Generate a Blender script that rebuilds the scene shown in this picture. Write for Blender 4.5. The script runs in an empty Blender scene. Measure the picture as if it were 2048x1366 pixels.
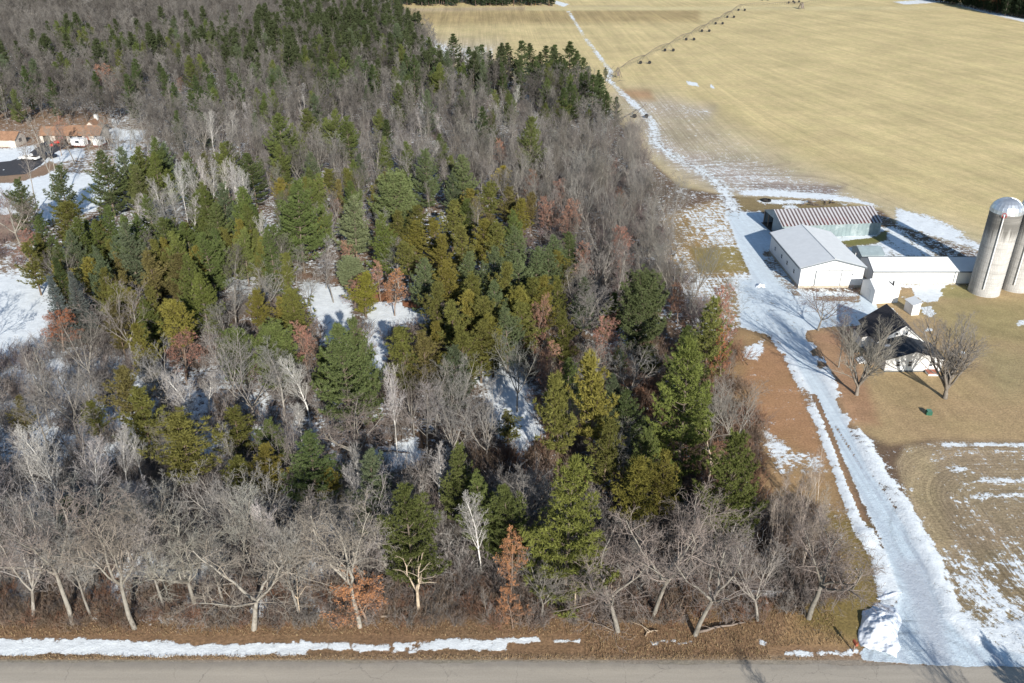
import bpy, math, random
import numpy as np
from mathutils import Vector, Matrix
C = bpy.context.scene.collection
R = math.radians
PI = math.pi
# ---------------------------------------------------------------- camera model (used to survey points off the photograph)
CF, CT, CH = 1700.0, R(28), 68.2
def G(px, py, z=0.0):
    u = (px-1024)/CF; v = (683-py)/CF
    dy = math.cos(CT)+v*math.sin(CT); dz = -math.sin(CT)+v*math.cos(CT)
    t = (z-CH)/dz
    return np.array([u*t, dy*t, z])
def P(x, y, z):
    dz = z-CH
    D = y*math.cos(CT)-dz*math.sin(CT); U = y*math.sin(CT)+dz*math.cos(CT)
    D = np.maximum(D, 1e-3)
    return 1024+CF*x/D, 683-CF*U/D
# ---------------------------------------------------------------- value noise
def _hash(ix, iy, s):
    h = (ix.astype(np.int64)*374761393 + iy.astype(np.int64)*668265263 + s*974634777) & 0xffffffff
    h = ((h ^ (h >> 13))*1274126177) & 0xffffffff
    return ((h ^ (h >> 16)) & 0xffff)/65535.0
def vnoise(x, y, s=0):
    ix = np.floor(x); iy = np.floor(y); fx = x-ix; fy = y-iy
    fx = fx*fx*(3-2*fx); fy = fy*fy*(3-2*fy)
    a = _hash(ix, iy, s); b = _hash(ix+1, iy, s); c = _hash(ix, iy+1, s); d = _hash(ix+1, iy+1, s)
    return (a*(1-fx)+b*fx)*(1-fy)+(c*(1-fx)+d*fx)*fy
def fbm(x, y, s=0, o=4):
    t = 0; a = .5; n = 0
    for k in range(o):
        t = t+a*vnoise(x*2**k, y*2**k, s+k*17); n += a; a *= .5
    return t/n
def sst(a, b, x):
    t = np.clip((x-a)/(b-a), 0, 1); return t*t*(3-2*t)
# ---------------------------------------------------------------- mesh helpers
def mesh(name, V, quads=None, tris=None, mats=(), qm=None, tm=None, smooth=False):
    me = bpy.data.meshes.new(name)
    V = np.asarray(V, dtype=np.float32)
    q = np.asarray(quads if quads is not None else np.zeros((0, 4)), dtype=np.int32).reshape(-1, 4)
    t = np.asarray(tris if tris is not None else np.zeros((0, 3)), dtype=np.int32).reshape(-1, 3)
    me.vertices.add(len(V)); me.vertices.foreach_set('co', V.ravel())
    nl = len(q)*4+len(t)*3
    me.loops.add(nl); me.loops.foreach_set('vertex_index', np.concatenate([q.ravel(), t.ravel()]))
    me.polygons.add(len(q)+len(t))
    st = np.concatenate([np.arange(len(q))*4, len(q)*4+np.arange(len(t))*3]).astype(np.int32)
    me.polygons.foreach_set('loop_start', st)
    if qm is not None or tm is not None:
        mi = np.concatenate([qm if qm is not None else np.zeros(len(q)), tm if tm is not None else np.zeros(len(t))]).astype(np.int32)
        me.polygons.foreach_set('material_index', mi)
    for m in mats: me.materials.append(m)
    me.update(calc_edges=True)
    if smooth: me.polygons.foreach_set('use_smooth', np.ones(len(me.polygons), dtype=bool))
    return me
def link(name, me, parent=None, loc=None):
    o = bpy.data.objects.new(name, me); C.objects.link(o)
    if parent is not None: o.parent = parent
    if loc is not None: o.location = loc
    return o
def tag(o, label=None, cat=None, group=None, kind=None):
    if label: o['label'] = label
    if cat: o['category'] = cat
    if group: o['group'] = group
    if kind: o['kind'] = kind
    return o
def thing(name, label, cat, loc=(0, 0, 0), rz=0, group=None):
    o = bpy.data.objects.new(name, None); C.objects.link(o)
    o.empty_display_size = .3
    o.location = loc; o.rotation_euler = (0, 0, rz)
    return tag(o, label, cat, group)
class MB:
    def __init__(s): s.v = []; s.f = []; s.m = []; s.mat = 0
    def add(s, vs, fs):
        b = len(s.v); s.v += [tuple(map(float, v)) for v in vs]
        for f in fs: s.f.append([b+i for i in f]); s.m.append(s.mat)
        return s
    def box(s, x0, x1, y0, y1, z0, z1):
        return s.add([(x0,y0,z0),(x1,y0,z0),(x1,y1,z0),(x0,y1,z0),(x0,y0,z1),(x1,y0,z1),(x1,y1,z1),(x0,y1,z1)],
              [(0,3,2,1),(4,5,6,7),(0,1,5,4),(1,2,6,5),(2,3,7,6),(3,0,4,7)])
    def tube(s, pts, rad, n=8, cap=True):
        pts = [Vector(p) for p in pts]
        rads = rad if isinstance(rad, (list, tuple)) else [rad]*len(pts)
        vs = []
        for i, p in enumerate(pts):
            d = (pts[min(i+1, len(pts)-1)]-pts[max(i-1, 0)]).normalized()
            a = d.orthogonal().normalized() if abs(d.z) < .99 else Vector((1, 0, 0))
            b = d.cross(a).normalized(); a = b.cross(d).normalized()
            for k in range(n):
                t = 2*PI*k/n; vs.append(p+(a*math.cos(t)+b*math.sin(t))*rads[i])
        fs = []
        for i in range(len(pts)-1):
            for k in range(n):
                fs.append((i*n+k, i*n+(k+1) % n, (i+1)*n+(k+1) % n, (i+1)*n+k))
        if cap: fs.append(tuple(range(n-1, -1, -1))); fs.append(tuple((len(pts)-1)*n+k for k in range(n)))
        return s.add(vs, fs)
    def prism(s, poly, y0, y1, axis='y'):
        # poly in (x,z), extruded along y  (axis 'x': poly in (y,z), extruded along x)
        n = len(poly); vs = []
        for yy in (y0, y1):
            for a, z in poly: vs.append((a, yy, z) if axis == 'y' else (yy, a, z))
        fs = [tuple(range(n)), tuple(range(2*n-1, n-1, -1))]+[(k, k+n, (k+1) % n+n, (k+1) % n) for k in range(n)]
        return s.add(vs, fs)
    def lathe(s, prof, n=24, c=(0, 0)):
        vs = []; fs = []
        for r, z in prof:
            for k in range(n):
                t = 2*PI*k/n; vs.append((c[0]+r*math.cos(t), c[1]+r*math.sin(t), z))
        for i in range(len(prof)-1):
            for k in range(n): fs.append((i*n+k, i*n+(k+1) % n, (i+1)*n+(k+1) % n, (i+1)*n+k))
        return s.add(vs, fs)
    def build(s, name, mats, parent=None, smooth=False, bevel=0, loc=None):
        me = bpy.data.meshes.new(name); me.from_pydata(s.v, [], s.f)
        for m in (mats if isinstance(mats, (list, tuple)) else [mats]): me.materials.append(m)
        me.polygons.foreach_set('material_index', s.m)
        if smooth: me.polygons.foreach_set('use_smooth', [True]*len(s.f))
        me.update()
        import bmesh
        bm = bmesh.new(); bm.from_mesh(me); bmesh.ops.recalc_face_normals(bm, faces=bm.faces)
        if bevel: bmesh.ops.bevel(bm, geom=bm.edges[:]+bm.verts[:], offset=bevel, segments=2, affect='EDGES', clamp_overlap=True)
        bm.to_mesh(me); bm.free()
        return link(name, me, parent, loc)
# ---------------------------------------------------------------- material helpers
class NT:
    def __init__(s, name):
        s.m = bpy.data.materials.new(name); s.m.use_nodes = True
        s.t = s.m.node_tree; s.n = s.t.nodes; s.l = s.t.links
        s.b = s.n['Principled BSDF']; s.b.inputs['Roughness'].default_value = .85
        s.b.inputs['Specular IOR Level'].default_value = .25
    def put(s, sock, v):
        if hasattr(v, 'is_output'): s.l.new(v, sock)
        elif v is not None:
            try: sock.default_value = v
            except Exception: sock.default_value = (*v, 1) if len(v) == 3 else v
    def node(s, typ, outs=0, props=None, **ins):
        n = s.n.new(typ)
        for k, v in (props or {}).items(): setattr(n, k, v)
        for k, v in ins.items():
            key = int(k[1:]) if k[0] == 'i' and k[1:].isdigit() else k.replace('_', ' ')
            s.put(n.inputs[key], v)
        return n.outputs[outs]
    def math(s, op, a, b=None, c=None, clamp=False):
        n = s.n.new('ShaderNodeMath'); n.operation = op; n.use_clamp = clamp
        s.put(n.inputs[0], a); s.put(n.inputs[1], b) if b is not None else None
        if c is not None: s.put(n.inputs[2], c)
        return n.outputs[0]
    def noise(s, vec, scale, detail=4, rough=.6, out=0):
        n = s.n.new('ShaderNodeTexNoise'); n.inputs['Scale'].default_value = scale
        n.inputs['Detail'].default_value = detail; n.inputs['Roughness'].default_value = rough
        if vec is not None: s.l.new(vec, n.inputs['Vector'])
        return n.outputs[out]
    def mapr(s, v, a, b, c, d, smooth=False):
        n = s.n.new('ShaderNodeMapRange'); n.clamp = True
        if smooth: n.interpolation_type = 'SMOOTHSTEP'
        s.put(n.inputs[0], v); s.put(n.inputs[1], a); s.put(n.inputs[2], b); s.put(n.inputs[3], c); s.put(n.inputs[4], d)
        return n.outputs[0]
    def mix(s, f, a, b, mode='MIX'):
        n = s.n.new('ShaderNodeMix'); n.data_type = 'RGBA'; n.blend_type = mode
        s.put(n.inputs[0], f); s.put(n.inputs[6], a); s.put(n.inputs[7], b)
        return n.outputs[2]
    def pos(s): return s.node('ShaderNodeNewGeometry', 'Position')
    def obj(s): return s.node('ShaderNodeTexCoord', 'Object')
    def vscale(s, v, sc):
        n = s.n.new('ShaderNodeMapping'); s.l.new(v, n.inputs[0]); n.inputs['Scale'].default_value = sc; return n.outputs[0]
    def scalecol(s, col, f):
        n = s.n.new('ShaderNodeVectorMath'); n.operation = 'SCALE'; s.put(n.inputs[0], col); s.put(n.inputs[3], f); return n.outputs[0]
    def bump(s, h, strength=.4, dist=.1):
        n = s.n.new('ShaderNodeBump'); n.inputs['Strength'].default_value = strength; n.inputs['Distance'].default_value = dist
        s.l.new(h, n.inputs['Height']); s.l.new(n.outputs[0], s.b.inputs['Normal'])
    def base(s, c): s.put(s.b.inputs['Base Color'], c); return s
    def rough(s, r): s.put(s.b.inputs['Roughness'], r); return s
def simple(name, col, rough=.7, var=.15, scale=3, metal=0, spec=.3, rust=None):
    t = NT(name); p = t.obj()
    n = t.mapr(t.noise(p, scale, 5), .3, .7, 1-var, 1+var)
    c = t.scalecol(col, n)
    if rust: c = t.mix(t.mapr(t.noise(p, scale*.5, 6, .7), rust[1], rust[1]+.1, 0, rust[2]), c, (*rust[0], 1))
    t.base(c); t.rough(rough); t.b.inputs['Metallic'].default_value = metal; t.b.inputs['Specular IOR Level'].default_value = spec
    return t.m
M = {}
# painted/galvanised corrugated metal: ribs run vertically (dir 'x' or 'y' = axis across the ribs, in object space)
def ribbed(name, col, axis, period=.3, amp=.5, rough=.45, metal=.0, var=.06, stripes=None):
    t = NT(name); p = t.obj()
    sep = t.node('ShaderNodeSeparateXYZ', 0, Vector=p).node
    a = sep.outputs['xyz'.index(axis)]
    w = t.math('SINE', t.math('MULTIPLY', a, 2*PI/period))
    n = t.mapr(t.noise(p, .8, 6, .65), .3, .7, 1-var, 1+var)
    c = t.scalecol(col, n)
    if stripes: c = stripes(t, p, a, sep, c)
    t.base(c); t.rough(rough); t.b.inputs['Metallic'].default_value = metal
    t.bump(w, amp, .02)
    return t.m
# ================================================================ GROUND
def ground_material():
    t = NT('ground_cover'); p = t.pos()
    tint = t.node('ShaderNodeAttribute', 'Color', props=dict(attribute_name='tint'))
    dat = t.node('ShaderNodeAttribute', 'Vector', props=dict(attribute_name='cover'))   # snow, row strength, leafiness
    row = t.node('ShaderNodeAttribute', 'Vector', props=dict(attribute_name='rows'))
    ds = t.node('ShaderNodeSeparateXYZ', 0, Vector=dat).node
    snow, rowamp, fine = ds.outputs[0], ds.outputs[1], ds.outputs[2]
    n_big = t.noise(p, .05, 5, .6); n_mid = t.noise(p, .45, 5, .7); n_fine = t.noise(p, 3.2, 5, .75)
    n_f2 = t.noise(p, 1.1, 6, .8)
    k = t.mapr(n_big, .3, .7, .88, 1.12)
    k = t.math('MULTIPLY', k, t.mapr(n_mid, .3, .7, .86, 1.14))
    k = t.math('MULTIPLY', k, t.math('ADD', 1, t.math('MULTIPLY', fine, t.mapr(n_fine, .28, .72, -.5, .5))))
    rn = t.noise(t.vscale(row, (1.7, .02, 0)), 1.0, 3, .7)
    rn2 = t.noise(t.vscale(row, (.22, .009, 1)), 1.0, 3, .6)
    rr = t.math('ADD', t.mapr(rn, .3, .7, -.5, .5), t.mapr(rn2, .3, .7, -.5, .5))
    k = t.math('MULTIPLY', k, t.math('ADD', 1, t.math('MULTIPLY', rowamp, t.math('MULTIPLY', rr, .75))))
    col = t.scalecol(tint, k)
    # hue drift between olive and rust
    col = t.mix(t.mapr(t.noise(p, .11, 4, .6), .42, .62, 0, .2), col, t.mix(1.0, col, (.8, .95, .75, 1), 'MULTIPLY'))
    # snow with ragged borders; in ploughed fields it lies along the rows
    edge = t.math('ADD', t.math('MULTIPLY', t.math('SUBTRACT', n_f2, .5), 2.2), t.math('MULTIPLY', t.math('SUBTRACT', n_mid, .5), 1.1))
    edge = t.math('ADD', edge, t.math('MULTIPLY', t.math('MULTIPLY', rowamp, rr), .55))
    s = t.math('ADD', snow, t.math('MULTIPLY', edge, t.mapr(snow, .85, 1.15, 1, .25)))
    sm = t.mapr(s, .42, .62, 0, 1, True)
    sc = t.scalecol((.80, .845, .86), t.math('MULTIPLY', t.mapr(n_f2, .3, .7, .84, 1.08), t.mapr(n_mid, .3, .7, .92, 1.06)))
    trk = t.node('ShaderNodeAttribute', 'Color', props=dict(attribute_name='snowtint'))
    sc = t.mix(1.0, sc, trk, 'MULTIPLY')
    rs = t.node('ShaderNodeSeparateXYZ', 0, Vector=row).node; lane = rs.outputs[2]
    stk = t.noise(t.vscale(row, (2.6, .035, 0)), 1, 4, .7); stk2 = t.noise(t.vscale(row, (.8, .02, 0)), 1, 3, .6)
    sm_ = t.math('ADD', t.mapr(stk, .42, .62, 0, .6), t.mapr(stk2, .45, .65, 0, .5))
    wheel = t.mapr(t.math('ABSOLUTE', t.math('SUBTRACT', t.math('ABSOLUTE', rs.outputs[0]), .8)), .1, .38, .8, 0, True)
    sm_ = t.math('ADD', sm_, t.math('MULTIPLY', wheel, t.mapr(t.noise(p, .7, 3), .35, .6, .2, 1)))
    sc = t.mix(t.math('MULTIPLY', t.math('MULTIPLY', sm_, lane), .62), sc, (.40, .44, .50, 1))
    grit = t.mapr(n_fine, .58, .66, 0, .55)
    sc = t.mix(t.math('MULTIPLY', grit, lane), sc, (.33, .29, .25, 1))
    t.base(t.mix(sm, col, sc))
    t.rough(t.mapr(sm, 0, 1, .95, .6))
    h = t.math('ADD', t.math('MULTIPLY', n_fine, .5), t.math('ADD', t.math('MULTIPLY', n_f2, .8), t.math('MULTIPLY', sm, .5)))
    t.bump(h, .5, .25)
    return t.m
def in_poly(px, py, poly, soft):
    """soft mask: 1 inside, fading over `soft` pixels of survey distance at the border"""
    poly = np.array(poly, float)
    x0, y0 = poly.min(0)-soft*2; x1, y1 = poly.max(0)+soft*2
    out = np.zeros(len(px)); sel = np.where((px > x0) & (px < x1) & (py > y0) & (py < y1))[0]
    if not len(sel): return out
    X = px[sel]; Y = py[sel]
    d = np.full(len(X), 1e9); ins = np.zeros(len(X), bool)
    n = len(poly)
    for i in range(n):
        ax, ay = poly[i]; bx, by = poly[(i+1) % n]
        ex, ey = bx-ax, by-ay; L = ex*ex+ey*ey+1e-9
        tt = np.clip(((X-ax)*ex+(Y-ay)*ey)/L, 0, 1)
        d = np.minimum(d, (X-ax-tt*ex)**2+(Y-ay-tt*ey)**2)
        c = ((ay > Y) != (by > Y)) & (X < ex*(Y-ay)/(ey if abs(ey) > 1e-9 else 1e-9)+ax)
        ins ^= c
    d = np.sqrt(d); sd = np.where(ins, d, -d)
    out[sel] = sst(-soft, soft, sd)
    return out
def dist_line(x, y, pts):
    """distance (m) to a polyline surveyed in world metres, plus signed side"""
    d = np.full(len(x), 1e9); sg = np.zeros(len(x))
    for (ax, ay), (bx, by) in zip(pts[:-1], pts[1:]):
        ex, ey = bx-ax, by-ay; L = ex*ex+ey*ey
        tt = np.clip(((x-ax)*ex+(y-ay)*ey)/L, 0, 1)
        qx = x-ax-tt*ex; qy = y-ay-tt*ey; dd = np.sqrt(qx*qx+qy*qy)
        cr = (ex*(y-ay)-ey*(x-ax))
        m = dd < d; d[m] = dd[m]; sg[m] = np.sign(cr[m])
    return d, sg
# regions of the place, surveyed from the photograph
YARD_SNOW = [(1452,424),(1520,424),(1548,455),(1545,500),(1603,583),(1722,588),(1752,602),(1762,640),(1740,655),(1700,650),(1655,655),(1612,662),(1612,690),(1640,742),(1693,850),(1657,850),(1605,765),(1555,682),(1535,668),(1482,655),(1478,560),(1505,558),(1480,500),(1458,440)]
DRIVE = [(1657,850),(1713,975),(1763,1077),(1800,1190),(1781,1228),(1721,1305),(1725,1322),(2080,1346),(2080,1320),(1929,1277),(1887,1228),(1853,1137),(1827,1084),(1785,1012),(1740,944),(1693,850)]
CLEAR = [
 [(606,562),(640,566),(697,580),(702,640),(690,680),(645,685),(628,640)],
 [(735,604),(852,604),(862,645),(785,650),(766,755),(736,765),(732,650)],
 [(965,668),(1005,668),(1050,760),(1085,870),(1040,900),(985,870),(972,760)],
 [(-80,560),(55,550),(80,600),(85,650),(50,690),(0,700),(-80,700)],
 [(740,905),(830,880),(850,930),(760,950)],
]
LEFT_OPEN = [(-260,256),(60,256),(225,250),(285,262),(290,310),(262,350),(190,420),(95,470),(60,560),(-260,600)]
FIELD_TRACK = [tuple(G(*q)[:2]) for q in [(1136,22),(1143,32),(1170,75),(1200,115),(1222,143),(1217,160),(1250,190),(1290,228),(1308,250),(1310,285),(1350,315),(1400,340),(1440,370),(1466,415),(1470,440)]]
def field_mask(px, py):
    poly = [(700,-40),(760,18),(812,30),(830,70),(870,120),(960,150),(1150,170),(1205,185),(1232,235),(1255,268),(1300,320),(1360,372),(1455,390),(1600,396),(1680,402),(1765,420),(1800,450),(1980,510),(2400,600),(2400,-60)]
    return in_poly(px, py, poly, 5)
def make_ground():
    ys = [-150, -60, 0, 30, 45]; y = 50.0
    while y < 700: ys.append(y); y += max(.2, y*.0042)
    while y < 4000: ys.append(y); y *= 1.03
    ys = np.array(ys); nu = 760
    u = np.linspace(-1, 1, nu); u = u*(.62+.38*u*u)      # denser towards the middle
    Y, U = np.meshgrid(ys, u, indexing='ij')
    X = U*(np.maximum(Y, 55)*1.25+10)
    x = X.ravel(); yv = Y.ravel()
    px, py = P(x, np.maximum(yv, 20), 0)
    N = len(x)
    tint = np.zeros((N, 3)); cover = np.zeros((N, 3)); rows = np.zeros((N, 3)); stint = np.ones((N, 3))
    nz = np.zeros(N)
    n1 = fbm(x*.06, yv*.06, 3); n2 = fbm(x*.2, yv*.2, 9); n3 = fbm(x*.7, yv*.7, 21)
    def lay(mask, col=None, snow=None, rowa=None, fine=None, st=None):
        m = mask[:, None]
        if col is not None: tint[:] = tint*(1-m)+np.array(col)*m
        if snow is not None: cover[:, 0] = cover[:, 0]*(1-mask)+snow*mask
        if rowa is not None: cover[:, 1] = cover[:, 1]*(1-mask)+rowa*mask
        if fine is not None: cover[:, 2] = cover[:, 2]*(1-mask)+fine*mask
        if st is not None: stint[:] = stint*(1-m)+np.array(st)*m
    one = np.ones(N)
    # woodland floor: leaf litter with patchy snow
    lay(one, (.15, .10, .065), .42, 0, .9)
    cover[:, 0] += (n1-.5)*.5
    lay(in_poly(px, py, [(-900,1400),(-900,760),(500,760),(760,1000),(700,1225),(-900,1240)], 40), None, .64, 0, 1)
    lay(in_poly(px, py, [(-500,100),(900,100),(1250,300),(1330,420),(1000,380),(500,400),(300,230),(-500,260)], 30), (.15,.115,.09), .42, 0, .9)
    lay(in_poly(px, py, [(760,880),(1480,700),(1600,1250),(700,1260)], 40), (.14,.085,.05), .30)
    lay(in_poly(px, py, [(-200,545),(100,545),(130,700),(320,700),(300,870),(-200,880)], 25), None, .74)
    # road verge
    lay(in_poly(px, py, [(-900,1238),(300,1252),(760,1230),(1500,1225),(1800,1240),(2400,1300),(2400,1420),(-900,1420)], 20), (.235, .145, .082), -.2, 0, 1.1)
    lay(in_poly(px, py, [(-900,1310),(2400,1312),(2400,1420),(-900,1420)], 6), (.27, .195, .13), -.3, 0, .9)
    lay(in_poly(px, py, [(-900,1319),(2400,1321),(2400,1420),(-900,1420)], 2), (.27, .235, .19), -.3, 0, .6)
    # grass and dirt west of the drive
    lay(in_poly(px, py, [(1478,655),(1530,665),(1600,765),(1700,960),(1775,1200),(1720,1300),(1560,1285),(1590,1180),(1500,960),(1462,800),(1440,720)], 12), (.35, .225, .115), .08, 0, .7)
    lay(in_poly(px, py, [(1600,1000),(1740,1050),(1770,1200),(1730,1290),(1600,1250)], 20), (.22, .16, .06), .16, 0, .8)
    lay(in_poly(px, py, [(1300,440),(1440,400),(1470,440),(1500,560),(1485,655),(1400,620),(1340,560),(1320,480)], 10), (.36, .24, .10), .46, .5, .5)
    lay(in_poly(px, py, [(1380,495),(1485,490),(1505,545),(1400,545)], 8), (.26, .20, .075), .22, .4, .5)
    lay(in_poly(px, py, [(1360,548),(1505,552),(1482,600),(1360,590)], 8), None, .62, .8, .5)
    lay(in_poly(px, py, [(1520,690),(1570,690),(1610,790),(1660,930),(1530,870),(1480,760)], 15), (.37,.21,.11), .02)
    for q, s in (([(1490,695),(1525,682),(1530,700),(1510,722),(1488,716)], 1.0), ([(1520,850),(1570,862),(1580,905),(1625,905),(1630,930),(1560,935),(1530,900)], .72),
                 ([(1500,790),(1525,800),(1530,815),(1510,815)], .7), ([(1500,720),(1600,780),(1660,900),(1560,880),(1490,800)], .17), ([(1475,820),(1520,860),(1530,940),(1500,930)], .55), ([(1590,1000),(1680,1000),(1720,1100),(1640,1110)], .3), ([(1545,925),(1640,905),(1660,945),(1560,950)], .5)):
        lay(in_poly(px, py, q, 13), None, s*.95)
    # farm yard lawn
    lay(in_poly(px, py, [(1612,660),(1720,600),(1720,575),(2400,575),(2400,900),(1860,880),(1780,890),(1700,855),(1640,745)], 10), (.40, .285, .155), -.15, .25, .7)
    lay(in_poly(px, py, [(1612,662),(1700,655),(1730,760),(1760,850),(1700,850),(1640,742)], 14), (.36, .215, .125), -.2, 0, .7)
    lay(in_poly(px, py, [(1790,600),(2400,600),(2400,700),(1900,680),(1880,640)], 18), (.35, .275, .135), -.05)
    lay(in_poly(px, py, [(1830,570),(1960,570),(1950,600),(1850,592)], 6), (.31, .26, .12))
    lay(in_poly(px, py, [(1950,700),(2400,720),(2400,800),(2000,790)], 30), (.34, .265, .14))
    for q, s in (([(1823,573),(1860,572),(1880,590),(1875,603),(1850,605),(1828,592)], .95), ([(1848,570),(1892,570),(1882,580),(1888,592),(1878,592)], .9),
                 ([(1838,614),(1862,612),(1872,628),(1860,636),(1842,625)], .85), ([(1850,655),(1866,656),(1866,663),(1852,663)], .9), ([(1776,613),(1786,616),(1800,634),(1792,636)], .95),
                 ([(1918,703),(1932,702),(1934,710),(1920,710)], .8), ([(1800,592),(1822,594),(1818,598),(1802,596)], .7), ([(1770,570),(1850,569),(1850,574),(1780,576)], .8),
                 ([(2030,640),(2060,635),(2070,650),(2035,655)], .6), ([(1975,820),(2060,822),(2060,826),(1975,826)], .3)):
        lay(in_poly(px, py, q, 2.5), None, s)
    # between the barns
    lay(in_poly(px, py, [(1655,455),(1790,455),(1880,512),(1735,512),(1725,530),(1700,500)], 6), (.24, .20, .12), .72, .7, .6)
    lay(in_poly(px, py, [(1672,480),(1750,474),(1775,460),(1770,480),(1740,488),(1700,492)], 4), (.19, .18, .06), -.1, 0, .4)
    lay(in_poly(px, py, [(1655,478),(1740,472),(1742,475),(1670,484)], 2), None, 1.0)
    # around the long shed
    lay(in_poly(px, py, [(1470,392),(1600,392),(1720,398),(1765,408),(1740,416),(1530,422),(1480,422)], 5), (.24, .18, .09), .12, .2, .7)
    for q in ([(1512,401),(1550,398),(1600,400),(1635,403),(1600,408),(1530,408)], [(1565,411),(1590,410),(1600,418),(1570,418)], [(1672,405),(1700,406),(1690,411)]):
        lay(in_poly(px, py, q, 3), None, .75)
    # main field
    fm = field_mask(px, py)
    base = np.array((.57, .455, .235))
    lay(fm, base, -.35, .30, .6)
    a = sst(60, 130, x)*.24
    q1 = x+.035*(yv-350)+a*(yv-330)
    rows[:, 0] = q1; rows[:, 1] = yv
    # curved headland rows next to the yard
    c0 = G(1700, 560)[:2]; rd = np.hypot(x-c0[0]*1.0, (yv-c0[1])*1.0)
    hw = in_poly(px, py, [(1255,330),(1450,330),(1620,340),(1760,400),(1900,470),(2400,560),(2400,640),(1900,560),(1765,450),(1470,430)], 14)
    rows[:, 0] = rows[:, 0]*(1-hw)+rd*hw
    lay(fm*in_poly(px, py, [(1180,180),(1330,190),(1600,330),(1760,400),(2050,505),(2400,580),(2400,620),(1700,470),(1470,420),(1330,350),(1200,210)], 40), (.46,.385,.265), .26, .5)
    lay(fm*in_poly(px, py, [(1290,240),(1360,300),(1500,330),(1640,370),(1700,398),(1480,392),(1390,352),(1300,300)], 22), (.44,.37,.31), .42, .5)
    lay(fm*in_poly(px, py, [(1235,190),(1330,200),(1430,215),(1420,240),(1300,232)], 18), (.45,.375,.28), .34, .5)
    lay(fm*in_poly(px, py, [(1240,178),(1300,180),(1310,200),(1250,198)], 8), (.42,.27,.15), -.1, .3)
    lay(fm*in_poly(px, py, [(1500,370),(1690,372),(1660,392),(1520,390)], 12), (.22,.17,.15), .30, .9)
    lay(fm*in_poly(px, py, [(1800,430),(1900,462),(1985,500),(1990,520),(1850,500),(1790,460)], 10), (.36,.32,.28), .66, .8)
    lay(fm*in_poly(px, py, [(1790,415),(1860,432),(1930,465),(1900,480),(1800,455)], 9), None, .86, .6)
    lay(fm*in_poly(px, py, [(1480,384),(1545,380),(1640,388),(1720,400),(1765,415),(1700,404),(1560,393),(1490,392)], 4), None, .98, .3)
    lay(fm*in_poly(px, py, [(812,55),(870,75),(1000,85),(980,140),(880,135),(835,95)], 25), (.44,.37,.26), .40, .9)
    lay(fm*in_poly(px, py, [(835,70),(870,78),(900,110),(880,130),(845,100)], 12), None, .66, .8)
    lay(fm*in_poly(px, py, [(760,18),(1125,12),(1300,12),(1300,20),(1120,20),(780,26)], 3), (.47,.37,.24), .28, .3)
    lay(fm*in_poly(px, py, [(750,24),(1400,15),(1400,44),(830,50)], 8), (.40,.30,.145), -.3, .6)
    lay(fm*in_poly(px, py, [(1050,13),(2400,13),(2400,19),(1050,21)], 2), (.58,.48,.26), -.3, .1)
    for q in ([(1370,160),(1395,165),(1400,175),(1375,170)], [(1418,165),(1428,172),(1432,180),(1420,176)], [(1110,0),(1140,8),(1128,14),(1108,8)], [(740,0),(768,0),(770,14),(745,18)], [(1780,3),(1860,-2),(1900,4),(1810,10)], [(1880,2),(1990,22),(2060,40),(2060,48),(1960,24)]):
        lay(in_poly(px, py, q, 3), None, .9)
    tint[:] *= (1+(n1-.5)*.2*fm)[:, None]
    # wheel ring left by the pivot
    # south-east field with swaths of snow
    sm = in_poly(px, py, [(1795,925),(1815,893),(1880,882),(2500,890),(2500,1420),(2080,1340),(1935,1278),(1890,1228),(1850,1100),(1812,1000)], 9)
    lay(sm, (.31, .235, .15), .27, .62, 1.1)
    cx, cy = 76.0, 78.0
    ddx = np.maximum(np.abs(x-cx)-14, 0); ddy = np.maximum(np.abs(yv-cy)-6, 0)
    rr = np.hypot(ddx, ddy)
    rows[:, 0] = rows[:, 0]*(1-sm)+rr*1.3*sm; rows[:, 1] = rows[:, 1]*(1-sm)+np.arctan2(yv-cy, x-cx)*20*sm
    lay(in_poly(px, py, [(1795,925),(1815,893),(1860,900),(1880,1000),(1910,1100),(1870,1110),(1830,1010)], 14), (.34,.26,.155), .06, .8)
    lay(sm*in_poly(px, py, [(1880,1130),(2500,1080),(2500,1400),(1960,1300)], 40), (.29,.22,.13), .46, .9)
    lay(in_poly(px, py, [(1900,1235),(1950,1250),(2500,1230),(2500,1420),(2060,1345),(1925,1280)], 14), None, .78, .4)
    lay(sm*in_poly(px, py, [(1880,885),(2500,888),(2500,894),(1885,893)], 3), None, .8)
    for q in ([(1960,955),(2200,958),(2200,966),(1940,966)], [(1955,985),(2200,985),(2200,994),(1950,996)], [(1890,930),(1935,935),(1930,948),(1900,942)]):
        lay(in_poly(px, py, q, 4), None, .62)
    # west homestead
    lay(in_poly(px, py, LEFT_OPEN, 8), (.26, .19, .13), .46, 0, .7)
    lay(in_poly(px, py, [(-200,225),(110,215),(215,226),(225,262),(215,300),(-200,300)], 6), (.25,.16,.10), .30)
    for q, s in (([(-200,300),(20,298),(72,290),(60,318),(0,332),(-200,340)], .95), ([(90,305),(165,298),(168,312),(110,325),(60,345),(0,345),(0,330),(60,333)], .95), ([(215,258),(290,262),(285,280),(225,278)], .9),
                 ([(0,362),(110,345),(180,350),(230,370),(190,420),(100,440),(0,430)], .95), ([(225,290),(270,285),(265,330),(235,340)], .7)):
        lay(in_poly(px, py, q, 5), None, s)
    lay(in_poly(px, py, [(-200,338),(60,345),(100,322),(112,330),(90,350),(30,365),(-200,372)], 4), (.27,.18,.12), -.1)
    lay(in_poly(px, py, [(-200,425),(30,430),(60,445),(40,480),(-200,480)], 6), (.30,.21,.16), -.1)
    # woodland clearings
    for q in CLEAR: lay(in_poly(px, py, q, 15), None, .93)
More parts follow.
